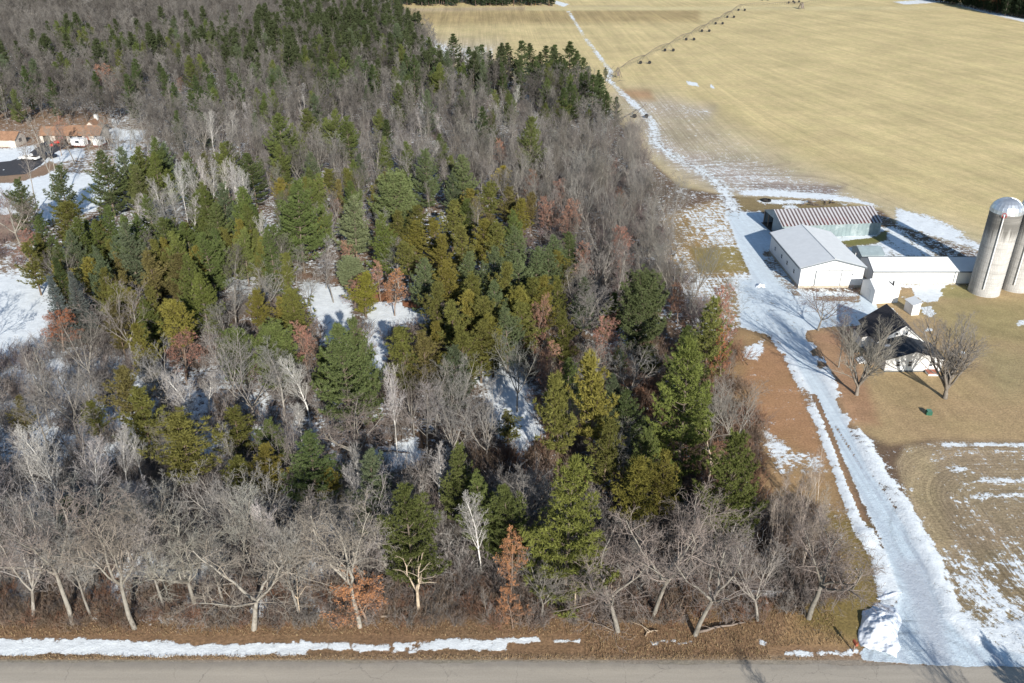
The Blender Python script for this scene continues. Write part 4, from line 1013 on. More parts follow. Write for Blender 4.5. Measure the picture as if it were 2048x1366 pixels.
m = MB(); m.box(.145, .165, -.2, -.12, 1.2, 1.5); m.build('flag', M['red_paint'], bb)
q = G(1857, 829)[:2]
tb = thing('utility_box', 'small green utility box alone on the lawn', 'utility box', (q[0], q[1], 0), R(-8))
m = MB(); m.box(-.42, .42, -.3, .3, 0, .62); m.build('cabinet', M['green_plastic'], tb, bevel=.03)
m = MB(); m.prism([(-.36, .62), (.36, .62), (.46, .70), (-.46, .70)], -.34, .34, 'x'); m.build('lid', simple('pale_green_lid', (.10,.24,.17), .5), tb)
q = G(1403, 1240)[:2]
sg = thing('marker_post', 'short pale wooden post at the edge of the roadside brush', 'post', (q[0], q[1], 0))
m = MB(); m.box(-.12, .12, -.1, .1, 0, .95); m.build('stake', simple('pale_wood', (.52,.38,.26), .85), sg)
m = MB(); m.box(-.15, .15, -.13, .13, .95, 1.02); m.build('cap', M['post_wood'], sg)
def log(p0, p1, r_, label, branches=0, c=(.20,.16,.13)):
    a = G(*p0)[:2]; b_ = G(*p1)[:2]
    g = np.random.default_rng(int(p0[0])); e = thing('fallen_log', label, 'fallen tree', (a[0], a[1], 0))
    d = b_-a; pts = [(d[0]*f+g.normal(0, .08), d[1]*f+g.normal(0, .08), r_+.1*math.sin(f*3)) for f in np.linspace(0, 1, 7)]
    m = MB(); m.tube(pts, [r_*(1-.6*f) for f in np.linspace(0, 1, 7)], 8)
    mat = simple('fallen_bark', c, .9, .3, 5)
    t_ = m.build('trunk', mat, e, smooth=True)
    m = MB()
    for i in range(branches):
        f = .3+.65*i/branches; x, y = d*f; az = g.random()*6.28; L = .6+1.6*g.random()
        m.tube([(x, y, r_), (x+L*.5*math.cos(az), y+L*.5*math.sin(az), r_+L*.35), (x+L*math.cos(az), y+L*math.sin(az), r_+L*.5)], [.05, .03, .012], 4)
    if branches: m.build('branches', mat, e)
log((1395,1265), (1492,1247), .16, 'long dark fallen log lying in the brush right of the pale post', 7)
log((1165,1240), (1225,1262), .12, 'broken dark branch pile below the largest roadside pine', 8)
log((760,1235), (822,1228), .14, 'grey split log beside the white dead trunk', 4, (.32,.26,.2))
log((756,903), (820,908), .15, 'dark fallen trunk across the shaded snow gap', 3, (.10,.08,.07))
log((1288,1270), (1318,1262), .10, 'small pale broken limb in the leaf litter near the road', 3, (.36,.28,.2))
log((1010,672), (1016,700), .14, 'thin dark log at the top of the narrow snowy clearing', 2, (.12,.09,.07))
# burn pit and scrap behind the shed
q = G(1532, 402)[:2]
bp_ = thing('old_tyre', 'black ring of burnt tyres in a snow patch behind the long shed', 'tyre', (q[0], q[1], 0))
m = MB(); ring = [(1.0*math.cos(a), 1.0*math.sin(a), .2) for a in np.linspace(0, 2*PI, 25)]; m.tube(ring, .26, 8, cap=False); m.build('ring', M['black_rubber'], bp_)
m = MB(); m.lathe([(.02, .12), (.5, .14), (.95, .05)], 16); m.build('ash', M['dark_void'], bp_)
g = np.random.default_rng(5)
m = MB()
for i in range(26):
    a = G(1600+g.random()*75, 403+g.random()*9)[:2]; az = g.random()*6.28; L = .5+g.random()*1.6
    m.tube([(a[0], a[1], .1), (a[0]+L*math.cos(az), a[1]+L*math.sin(az), .15+.5*g.random())], .05+.09*g.random(), 5)
tag(m.build('scrap_heap', simple('scrap_wood', (.15,.12,.10), .9, .4, 2)), 'low heap of old timber and scrap behind the long rusty shed', 'scrap pile')
# ploughed snow pile
def pile(label, cx, cy, rx, ry, hh, seed, rot=0, rough=1.0):
    n = 60; a = np.linspace(-1.05, 1.05, n); X, Y = np.meshgrid(a, a); r_ = np.hypot(X, Y)
    px_, py_ = X*rx, Y*ry
    ns = fbm(px_*.9+seed, py_*.9+seed, seed, 4); n2 = fbm(px_*3+seed, py_*3, seed+3, 3)
    ns0 = fbm(X*1.3+seed, Y*1.3, seed+9, 2); env = np.clip(1.05-r_-(ns0-.5)*1.3, 0, 1)
    z = np.clip(env, 0, 1)**.8*hh*(.25+1.3*fbm(px_*.5+seed, py_*.5, seed, 3))+np.minimum(env*3, 1)*(fbm(px_*1.6, py_*1.6, seed+5, 3)-.5)*.55*rough*hh
    z[env <= .02] = -.15
    V = np.stack([px_.ravel(), py_.ravel(), z.ravel()], 1); i = np.arange(n*n).reshape(n, n)
    q = np.stack([i[:-1, :-1], i[:-1, 1:], i[1:, 1:], i[1:, :-1]], -1).reshape(-1, 4)
    o = link('snow_pile', mesh('snow_pile', V, quads=q, mats=[M['snow']], smooth=True), None, (cx, cy, 0)); o.rotation_euler = (0, 0, rot)
    return tag(o, label, 'snow pile')
q = G(1760, 1262)[:2]; pile('large lumpy ploughed snow heap beside the drive entrance next to the mailbox', q[0]+.5, q[1]+.4, 2.2, 3.5, .95, 4, R(-26), 1.0)
q = G(1520, 572)[:2]; pile('small dirty snow lump on the wide snowy yard left of the big barn', q[0], q[1], 1.0, .9, .38, 9)
q = G(1778, 1192)[:2]; pile('low ridge of snow just up the drive from the large heap', q[0], q[1], 1.5, .7, .28, 14, R(20))
# ================================================================ THE WOOD
OLIVE = (.098, .098, .028); GOLD = (.128, .114, .028); SAGE = (.12, .14, .07); BLUEG = (.078, .098, .054); BROWNISH = (.105, .09, .034)
EXP = []; EXK = []   # footprints of the surveyed trees
def T(kind, px, py, h, dia, label, **kw):
    g = G(px, py, h); EXP.append((g[0], g[1], dia/2, h)); EXK.append(kind in ('wp', 'rp', 'jp')); return plant(kind, g[0], g[1], h, dia, label, **kw)
# roadside
T('wp', 1140, 912, 20, 11.0, 'largest bright green pine nearest the road with pale split trunks showing below it', col=(.112,.122,.032), var=0)
T('wp', 812, 955, 15.5, 8.5, 'dark green pine standing behind the pale dead trunk by the road', var=1)
T('wp', 962, 945, 12, 6.2, 'slim green pine just right of the bright white leafless birch', var=2)
T('wp', 1017, 965, 12.5, 7.0, 'green pine rising directly above the small orange leaved oak', var=3)
T('wp', 915, 885, 12.5, 5.5, 'narrow green pine directly behind the bright white leafless birch', var=4)
T('wp', 1478, 850, 17, 8.5, 'tall dark pine at the lower right corner of the wood beside the snow streaked dirt', var=2, col=(.10,.115,.034))
T('wp', 1428, 592, 15, 8.0, 'upright dark pine touching the pinkish tree by the bend of the drive', col=(.11,.12,.036), var=4)
T('wp', 1385, 675, 21, 10.5, 'massive dark pine with broken pale limbs low on its trunk', col=(.105,.12,.034), var=0)
T('rp', 1290, 532, 16, 11.0, 'broad round topped dark pine right of the wide bare grey tree', col=(.08,.10,.042))
T('wp', 1262, 775, 12, 6.5, 'shaded green pine left of the massive broken-limbed pine', var=1, col=(.07,.09,.035))
T('wp', 1232, 742, 13, 5.5, 'thin bluish green pine between the olive pines and the massive dark pine', var=3, col=BLUEG)
T('wp', 1296, 855, 11, 5.0, 'young green pine below the massive dark pine', var=2)
T('jp', 1122, 745, 18, 6.0, 'tall ragged olive pine with long bare trunk left of its taller olive neighbour', col=OLIVE, var=3)
T('jp', 1195, 700, 20, 7.0, 'tallest yellow olive pine in the lower right of the wood', col=GOLD, var=3)
T('jp', 1215, 830, 14, 5.0, 'leaning olive pine growing in front of the tallest yellow olive pine', col=OLIVE, var=1)
T('jp', 1275, 905, 12, 6.2, 'round yellow olive pine behind the roadside tangle right of the largest pine', col=GOLD, var=0)
T('jp', 1332, 890, 12, 4.5, 'thin yellow olive pine right of the round yellow olive one', col=GOLD, var=2)
T('jp', 1016, 820, 6, 4.2, 'small olive pine at the foot of the narrow snowy clearing', col=OLIVE)
T('jp', 1128, 622, 11, 6.0, 'single olive pine in front of the wide bare grey tree', col=OLIVE, var=4)
T('wp', 680, 634, 19, 10.5, 'large layered green pine between the two middle snow clearings', col=(.09,.115,.042), var=3)
T('wp', 712, 628, 18, 7.5, 'narrower twin leaning against the large layered pine between the snow clearings', col=(.09,.115,.042), var=1)
T('jp', 808, 648, 12, 7.0, 'bushy olive pine at the right rim of the central snow clearing', col=OLIVE, var=0)
T('jp', 848, 660, 12, 6.5, 'second bushy olive pine right of the central snow clearing with tan twigs', col=BROWNISH, var=4)
T('jp', 868, 640, 9, 3.5, 'thin bright olive spire beside the bushy olive pines', col=GOLD, var=1)
T('wp', 908, 692, 11, 7.0, 'blue green pine with a grey birch stem in front of it', col=BLUEG, var=2)
T('jp', 724, 542, 9, 6.5, 'yellow green pine standing between the two middle snow clearings', col=(.16,.15,.03), var=0)
T('rp', 700, 508, 7.5, 8.0, 'low pale sage green pine behind the yellow green pine', col=SAGE)
T('rp', 785, 335, 16, 13.5, 'widest dome shaped green pine in the middle of the wood', col=(.105,.13,.05))
T('wp', 702, 385, 15, 10.0, 'pale sage green pine with flat layered branches left of the dome shaped pine', col=SAGE, var=1)
T('wp', 585, 352, 20, 12.0, 'massive green pine with thick stacked branches above the left snow clearing', col=(.085,.11,.036), var=3)
T('wp', 850, 296, 15, 8.5, 'tall green pine just right of the dome shaped pine', col=(.08,.10,.045), var=2)
T('wp', 925, 306, 15, 9.5, 'green pine second to the right of the dome shaped pine', col=(.09,.11,.045), var=4)
T('wp', 905, 342, 11, 6.5, 'smaller bluish pine in front of two green pines right of the dome', col=BLUEG, var=0)
T('wp', 664, 216, 15, 9.0, 'left one of a close pair of dark pines standing in grey trees', var=3)
T('wp', 692, 228, 15, 9.0, 'right one of a close pair of dark pines standing in grey trees', var=1)
T('wp', 556, 222, 18, 13.0, 'broad dark pine behind the row of white birches', var=0)
T('wp', 615, 216, 13, 9.5, 'dark pine between the broad dark pine and the close pair', col=(.09,.10,.032), var=2)
T('wp', 1060, 228, 18, 9.5, 'lone dense dark pine among bare trees near the track side of the wood', col=(.08,.095,.032), var=2)
T('np', 965, 212, 15, 5.0, 'thin column shaped pine among bare trees left of the lone dense pine')
T('np', 772, 238, 13, 4.5, 'short column shaped pine among bare trees above the dome shaped pine')
T('wp', 1091, 204, 11, 6.0, 'pine top rising just behind the lone dense dark pine')
T('wp', 200, 300, 16, 11.0, 'open branched pine right in front of the snowy homestead lawn', var=4, col=(.065,.08,.03))
T('wp', 110, 326, 14, 9.0, 'middle one of three pines lined up below the snowy homestead lawn', var=1, col=(.065,.08,.035))
T('wp', 28, 352, 14, 8.5, 'leftmost of the pines below the snowy homestead lawn', var=3, col=(.065,.08,.035))
T('wp', 272, 330, 13, 8.0, 'green pine with a brownish top left of the white birch row', var=2, col=(.075,.08,.03))
T('sp', 112, 512, 15, 6.2, 'dark green spruce rising behind the silvery spruces', col=(.05,.065,.025))
T('sp', 100, 548, 13, 5.6, 'silvery blue spruce standing directly behind the round rusty oak', col=(.085,.10,.095))
T('sp', 140, 540, 13, 5.4, 'right one of the silvery blue spruces above the round rusty oak', col=(.095,.11,.10))
# olive and green pines, left side of the wood
for q in [('jp',122,402,13,9.5,'large olive pine with a rounded top between the lawn and the birches',OLIVE),('jp',52,482,11,6,'olive pine at the upper edge of the left snow field',OLIVE),
 ('jp',172,512,10,7,'olive gold pine right of the blue spruces',GOLD),('jp',296,500,12,7,'brownish olive pine below the left grey birches',BROWNISH),('jp',348,506,12,7.5,'brownish pine right of a similar brownish olive one',BROWNISH),
 ('jp',222,562,10,6,'olive pine in the left pine belt near the round rusty oak',OLIVE),('jp',258,572,10,6.2,'light olive pine just right of another one by the round rusty oak',GOLD),
 ('jp',342,590,14,6.5,'bright olive spire pine above the pinkish brown oak',GOLD),('jp',276,640,12,5,'slender gold olive pine left of the pinkish brown oak',GOLD),
 ('jp',240,728,13,6.5,'tall golden brown pine standing over the left snowy ground',BROWNISH),('jp',272,775,12,7,'gold olive pine leaning in front of the tall golden brown pine',OLIVE),
 ('jp',178,796,7,4,'small olive pine alone among bare stems in the left snowy ground',OLIVE),('jp',32,792,7,4,'small olive pine near the left edge above the white birches',BROWNISH),
 ('jp',358,826,13,9,'wide olive and green pine in the lower left of the wood',(.11,.105,.03)),('jp',466,815,9,7,'olive pine right of the wide olive and green pine',OLIVE),
 ('jp',466,912,8,4.6,'small gold pine left of the brightest small gold pine',OLIVE),('jp',524,890,9,5.0,'brightest small gold pine in the lower left of the wood',GOLD),
 ('jp',651,936,6,4,'small gold pine alone among bare trees left of the spreading grey oak',GOLD),('wp',616,866,11,8,'dark layered green pine between the small gold pines and the grey tree',(.07,.095,.035)),
 ('wp',530,832,9,6,'small dark green pine just right of the olive one in the lower left',(.07,.09,.03)),('wp',128,990,6,4.5,'small dark green bushy pine alone in the lower left thicket',(.04,.07,.02)),
 ('jp',512,576,11,4.5,'bright olive spire left of the left snow clearing',GOLD),('jp',586,572,12,7,'bright olive pine touching the left snow clearing',OLIVE),('jp',556,590,9,4,'thin tilted olive pine near the left snow clearing',GOLD),
 ('rp',462,652,10,8,'round green pine with soft tufts left of a matching one',(.095,.12,.04)),('rp',540,642,12,9.5,'round green pine with soft tufts nearest the left snow clearing',(.10,.12,.04)),
 ('wp',452,280,11,9,'low green pine just behind the white birch row',(.08,.09,.03)),('wp',498,302,14,10,'dark green pine right beside the bundle of white birch stems',(.065,.08,.03)),
 ('wp',395,545,13,8,'green pine in the middle of the left olive belt',(.095,.11,.03)),('wp',372,440,12,9,'soft green pine below the white birch row',(.08,.10,.03)),('wp',322,435,12,9,'soft dark green pine at the foot of the leaning birch',(.08,.095,.032)),
 ('wp',428,405,12,8,'green pine below the bundle of white birch stems',(.085,.10,.035)),('wp',480,455,12,7,'lighter green pine left of the massive stacked pine',(.10,.115,.037)),('wp',392,470,11,8,'rounded green pine below the others near the birches',(.08,.10,.03)),
 ('jp',660,335,9,7,'round olive pine behind the sage layered pine',OLIVE),('jp',692,335,8,4,'small olive pine beside the round olive one behind the sage pine',OLIVE),('jp',618,415,11,4.5,'olive gold pine right of the massive stacked pine',GOLD),
 ('rp',430,480,10,7,'tufted green pine above the bare grey shrubs',(.09,.11,.036))]:
    T(q[0], q[1], q[2], q[3], q[4], q[5], col=q[6])
# olive stand in the middle of the wood, tree after tree
cen = [(792,420,11,0),(830,405,12,0),(868,432,11,1),(902,398,12,0),(940,372,11,1),(978,362,12,0),(1018,372,10,2),(1040,395,10,1),(1002,330,9,3),(880,468,11,1),(925,450,12,0),(962,432,12,1),(998,440,12,0),
 (1030,452,11,4),(815,480,11,0),(848,512,12,4),(870,560,13,0),(898,520,12,1),(932,500,12,4),(950,545,12,0),(985,492,12,4),(1010,520,13,0),(1040,500,12,4),(1072,492,12,4),(1098,498,11,4),(1062,548,12,0),(1030,570,12,1),
 (995,560,13,4),(965,585,12,0),(930,580,12,1),(905,600,12,0),(1085,545,12,1),(1108,470,11,4),(1142,462,10,5),(1118,500,9,1),(960,640,11,0),(925,650,12,0),(890,700,8,1),(828,440,9,1),(1050,600,11,0),(1015,610,12,4),(985,630,11,1)]
CN = [('jp', OLIVE, 'olive jack pine in the dense central stand right of the snow clearings'), ('jp', GOLD, 'golden olive pine in the dense central stand right of the snow clearings'),
      ('jp', BROWNISH, 'brownish gold pine at the top edge of the dense central stand'), ('jp', (.30,.25,.04), 'single bright yellow pine top at the back of the central stand'),
      ('wp', (.088,.108,.05), 'soft blue green pine mixed into the dense central olive stand'), ('wp', (.07,.09,.035), 'dark green pine right of the dense central stand beside the rusty oak')]
for px, py, h, k in cen:
    kd, cl, lb = CN[k]; single = sum(1 for c in cen if c[3] == k) == 1
    T(kd, px, py, h, (6.6 if kd == 'jp' else 7.2), lb, col=cl, group=None if single else {0: 'olive pines of the central stand', 1: 'golden pines of the central stand', 4: 'blue green pines of the central stand'}.get(k))
# ragged pines along the field edge
edge = [(905,66,17),(938,92,13),(962,88,15),(978,100,12),(1000,92,14),(1018,84,15),(1045,80,18),(1062,84,15),(1078,102,13),(1092,90,14),(1108,88,16),(1120,112,11),(1141,80,19),(1158,100,15),(1168,115,12),(1128,125,10),
        (1188,148,15),(1204,148,14),(1216,188,9),(1212,134,5),(985,120,11),(1030,118,12),(868,95,13),(845,90,13),(790,32,14),(806,42,13),(820,50,13),(770,40,14),(778,68,13),(798,78,14),(835,110,12),(815,105,13),(760,60,14),(742,20,15),(728,40,15)]
for i, (px, py, h) in enumerate(edge):
    T('np', px, py, h, h*.44, {12: 'tallest ragged pine of the row silhouetted against the yellow field', 0: 'pointed pine standing apart at the left end of the row against the field', 6: 'dark twin topped pine in the middle of the row against the field', 19: 'tiny lone pine top beside the bend of the field track',
       18: 'small crooked pine lowest beside the field track'}.get(i, 'ragged dark pine in the row along the edge of the yellow field' if px > 840 else 'dark pine at the far upper corner where wood meets field'),
       group=None if i in (12, 0, 6, 19, 18) else ('pines along the field edge' if px > 840 else 'pines at the far corner of the wood'))
# birches
bir = [(318,350,14,6,'white birch at the left end of the birch row'),(335,345,14,5,'second white birch of the row, slightly taller and close to the first'),(352,318,15,5.5,'tall white birch standing behind the left part of the row'),(381,318,13,5,'white birch in the middle of the row with a narrow fan'),(398,312,14,5,'white birch just right of the row centre'),
 (412,318,14,5.2,'slightly leaning white birch right of the row centre'),(436,315,14,5.5,'white birch left of the bundle of pale stems'),(462,318,16,5,'left stem of the bundle of pale birches against dark pine'),(474,316,16,5,'front stem of the bundle of pale birches against dark pine'),(486,322,16,6,'right stem of the bundle with combed pale branches'),
 (299,378,12,6.5,'white birch leaning left in front of the birch row'),(374,388,11,5.5,'white birch with a full fan standing below the row'),(368,745,11,8,'widest white birch with spread fan in the lower left'),(402,735,8,5,'small white birch right behind the widest white birch'),(601,710,12,7,'tall white birch left of the large layered pine'),
 (590,790,9,5,'small white birch below the tall one left of the layered pine'),(780,722,15,4.5,'thin white birch with straight stem in the central snow gap'),(876,905,9,8,'bright white leafless birch shining in front of dark pines by the road'),(958,1000,11,6,'pale birch with a forked top left of the small orange oak'),
 (905,712,9,5,'grey birch stem in front of the blue green pine'),(222,845,12,4,'white birch with crooked stem in the lower left'),(258,852,10,4.5,'white birch right of the crooked stemmed one'),(30,850,13,7,'pale birch nearest the left edge above the thicket'),(78,855,14,7.5,'pale birch second from the left edge with orange stained stem'),
 (150,862,14,7,'pale birch third from the left edge with wide fan'),(272,935,10,8,'pinkish white birch with wide fan in the lower left thicket'),(232,440,9,6,'pale grey birch clump left of the brownish olive pines'),(255,430,10,6,'pale grey birch clump right next to a similar one above the left pines'),(222,430,9,5,'shorter pale grey birch left of the clump'),
 (415,222,14,7,'pale fan shaped birch behind the white birch row at left'),(450,215,14,7,'pale fan shaped birch behind the white birch row at right'),(300,270,12,6,'pale birch with dead top right of the homestead lawn'),(265,385,9,4,'thin white birch left of the leaning one')]
for q in bir: T('bi', *q)
# oaks holding rusty leaves
LO = [(104,616,8,8.5,'round rusty brown oak shrub at the corner of the left snow field','rust'),(1022,1066,9.5,5,'small orange leaved oak standing near the road left of the largest pine','orange'),(722,1140,7.5,8.5,'wide rusty orange oak low by the roadside snow','orange'),
 (783,540,9,6,'orange brown young oak at the top of the central snow clearing','orange'),(755,525,8,4,'narrow orange brown oak just left of the young oak above the clearing','salmon'),(700,480,8,4,'salmon leaved oak peeking over the low sage pine','salmon'),(1072,584,12,5,'tree with salmon orange top at the right of the central pine stand','salmon'),(1097,688,11,6,'salmon leaved oak right of the narrow snowy clearing','salmon'),
 (1212,640,12,7,'pinkish leaved oak below the broad round topped pine','pink'),(1248,455,12,8,'reddish oak in the grey trees behind the broad round pine','pink'),(1162,482,9,6,'pale pinkish brown oak right of the central stand','salmon'),(352,665,9,8,'pinkish brown oak below the bright olive spire','pink'),(602,640,9,6,'dark pinkish oak at the left rim of the left snow clearing','pink'),
 (1462,566,14,6.5,'thin pinkish red tree leaning over the snowy yard by the drive','pink'),(1455,650,11,4,'lower reddish oak sprouting under the thin pinkish tree by the drive','rust'),(42,462,8,7,'rusty oak at the top of the left snow field','pink'),(212,126,14,13,'round faded orange oak far back in the grey wood','salmon'),(104,235,11,6,'faded orange tree behind the homestead drive','salmon'),
 (640,355,9,5,'small orange oak left of the round olive pine behind the sage pine','salmon'),(1026,1185,5,3.5,'little orange oak bush in the roadside brush below the small orange oak','orange'),(160,118,8,6,'faint pinkish crown left of the round faded oak','pink'),(738,100,8,7,'faded orange crown among far pines','salmon'),(1140,400,12,7,'grey tree with thin salmon leaves near the track side','salmon'),
 (1105,392,10,6,'thin salmon tinted tree left of a similar grey one','salmon'),(275,600,7,5,'low reddish shrub oak left of the slender gold olive pine','rust')]
for px, py, h, d, lb, lc in LO: T('lo', px, py, h, d, lb, leaf=LEAFCOL[lc])
# big bare trees one can tell apart
BD = [('oak',690,995,17,12,'spreading pale grey oak leaning right of the roadside middle left'),('oak',470,1065,13,14,'huge low oak with pale leaning trunk bent to the left by the road'),('oak',1330,1000,16,11,'tall grey oak with pale trunk right of the largest pine'),
 ('oak',1420,1060,14,12,'gnarled pale oak with twisted limbs above the pale marker post'),('oak',1250,1085,12,12,'low grey oak with drooping branches and pale leaning trunk right of the largest pine'),('oak',1660,1045,13,13,'dark leaning oak on the grass beside the roadside gate'),
 ('oak',200,1015,16,12,'wide grey oak with short trunk in the lower left corner thicket'),('oak',60,990,17,12,'thick brown trunked oak at the far lower left'),('oak',345,1040,12.5,11,'grey oak with forked trunk in the lower left by the road'),
 ('bd',120,1035,13.5,8,'upright grey tree standing between the two lower left oaks by the road'),('bd',275,1005,14.5,9,'tall grey tree standing just left of the forked roadside oak'),('bd',565,1010,15,9,'tall grey tree standing between the low leaning oak and the spreading oak'),('bd',410,1030,12.5,8,'slim grey tree rising over the low leaning roadside oak'),('bd',1085,1110,9,7,'small grey tree between the orange oak and the largest pine'),('bd',1545,1080,11,8,'dark tangled tree right beside the grey gate'),('bd',-20,1000,16,10,'grey tree cut by the left edge near the road'),
 ('bd',1160,560,13,13,'wide bare grey tree with dense round crown left of the broad round pine'),('bd',1265,690,10,8,'small grey fan shaped tree below the broad round topped pine'),('bd',440,600,10,13,'wide grey brown shrub like tree above the round green pines'),
 ('bd',520,530,10,10,'bare grey tree above the bright olive spire by the left clearing'),('bd',455,555,10,11,'bare pale grey tree with smoky crown in the left belt'),('bd',655,495,11,7,'grey fan tree standing at the top of the left snow clearing'),('bd',640,470,11,6,'slim grey tree behind the fan tree above the left snow clearing'),
 ('bd',845,760,12,8,'tree with many upright pale stems below the central clearing'),('bd',485,700,12,10,'vase shaped tan tree below the round green pines'),('bd',545,690,13,10,'taller vase shaped tan tree right of a similar one below the green pines'),('bd',1035,655,14,6,'thin dark trunked tree right of the narrow snowy clearing'),
 ('bd',975,770,13,7,'grey thin crowned tree just below the narrow snowy clearing'),('bd',1350,350,14,9,'tall bare tree with forked dark trunk standing alone on snowy dirt by the track'),('bd',1310,385,14,7,'bare tree left of the lone forked tree beside the track'),('bd',1210,235,13,8,'bare fan tree leaning over the field track'),
 ('oak',700,790,13,11,'pale grey twisted tree below the large layered pine'),('bd',900,790,11,8,'rust tinted bare tree left of the grey thin crowned one'),('bd',1250,850,9,7,'small purplish bare tree behind the round yellow olive pine'),('bd',110,720,13,10,'dark bare tree standing in the left snowy ground'),
 ('bd',60,770,11,9,'dark bare tree with arched limbs at the left snowy ground'),('bd',165,735,12,7,'thin dark bare tree leaning across the left snowy ground'),('bd',770,415,9,8,'round bare grey tree right of the sage layered pine'),('bd',640,400,9,7,'bare rounded grey tree left of the sage layered pine'),
 ('bd',790,470,11,8,'bare grey tree with dense twigs above the young orange oak'),('oak',10,380,14,10,'bare tree at the left edge in front of the homestead lawn'),('pole',72,232,22,6,'tall bare tree with a long trunk crossing the paved loop'),('pole',30,255,20,6,'bare tree with thin crown in front of the little cottage')]
for k, px, py, h, d, lb in BD: T(k, px, py, h, d, lb, col=(.27,.23,.195) if k == 'oak' else None)
def base_tree(kind, bx, by, h, d, lb, **kw):
    g = G(bx, by); EXP.append((g[0], g[1], d/2, h)); EXK.append(False); return plant(kind, g[0], g[1], h, d, lb, **kw)
for i_, (hx, hy) in enumerate([(205,318),(222,300),(240,320),(262,300),(232,345),(190,335),(280,330),(150,330),(110,342)]): base_tree('pole' if i_ % 2 else 'bd', hx, hy, 11+i_ % 3, 6, 'bare tree scattered on the snowy lawn right of the ranch house', group='bare trees on the homestead lawn')
base_tree('yard', 1713, 790, 14.5, 10.5, 'big bare maple with thick trunk in front of the farmhouse porch', var=0, rz=.4)
base_tree('yard', 1890, 797, 14.0, 13.0, 'big bare maple with reddish twig crown on the lawn right of the farmhouse', var=1, rz=2.0, lean=(.13, 0))
base_tree('bd', 1636, 661, 9.5, 8.5, 'small bare tree at the edge of the snowy yard in front of the big barn', col=(.17,.12,.11))
base_tree('bd', 1677, 735, 10.0, 6.0, 'thin bare tree standing left of the farmhouse maple', col=(.17,.12,.11))
base_tree('pole', 1455, 760, 5.5, 2.0, 'thin leafless sapling at the west edge of the brown dirt strip')
base_tree('snag', 838, 1232, 8.0, 7.0, 'pale dead tree with broken forked limbs close to the road', var=0)
base_tree('snag', 1160, 1205, 6.5, 3.2, 'pale split trunk left of the two under the largest pine', var=1)
base_tree('snag', 1150, 1212, 6.0, 3.0, 'pale split trunk right of the two under the largest pine', var=0)
base_tree('snag', 600, 1235, 6.5, 2.4, 'straight pale broken trunk left of the spreading oak by the road', var=1)
base_tree('snag', 1220, 1240, 6.0, 3.0, 'short pale trunk leaning right beside the drooping grey oak', var=1)
base_tree('snag', 1415, 985, 9.0, 5.0, 'broken pale snag glowing under the massive dark pine', var=0)
g = np.random.default_rng(31)
for i in range(26):
    base_tree('pole', 1530+g.random()*110, 1010+g.random()*150, 6.5+2.5*g.random(), 2.2, 'thin pale straight stem in the thicket of whips left of the drive', group='pale whips in the thicket by the drive', col=(.36,.30,.25), bark=(.42,.36,.30), lean=(.12+.1*g.random(), 0))
# trees across the road, just outside the picture, whose shadows fall on the road and the entrance
for (x, y, k, h, d, lb) in ((53, 45, 'wp', 9, 6, 'pine across the road below the drive entrance'), (62, 38, 'bd', 15, 10, 'bare tree across the road right of the drive entrance'), (47, 36, 'bd', 15, 9, 'bare tree across the road opposite the drive entrance'), (68, 44, 'bd', 14, 9, 'bare tree across the road furthest to the right'), (27, 47, 'pole', 8, 3, 'thin bare tree across the road opposite the roadside gate')):
    plant(k, x, y, h, d, lb)
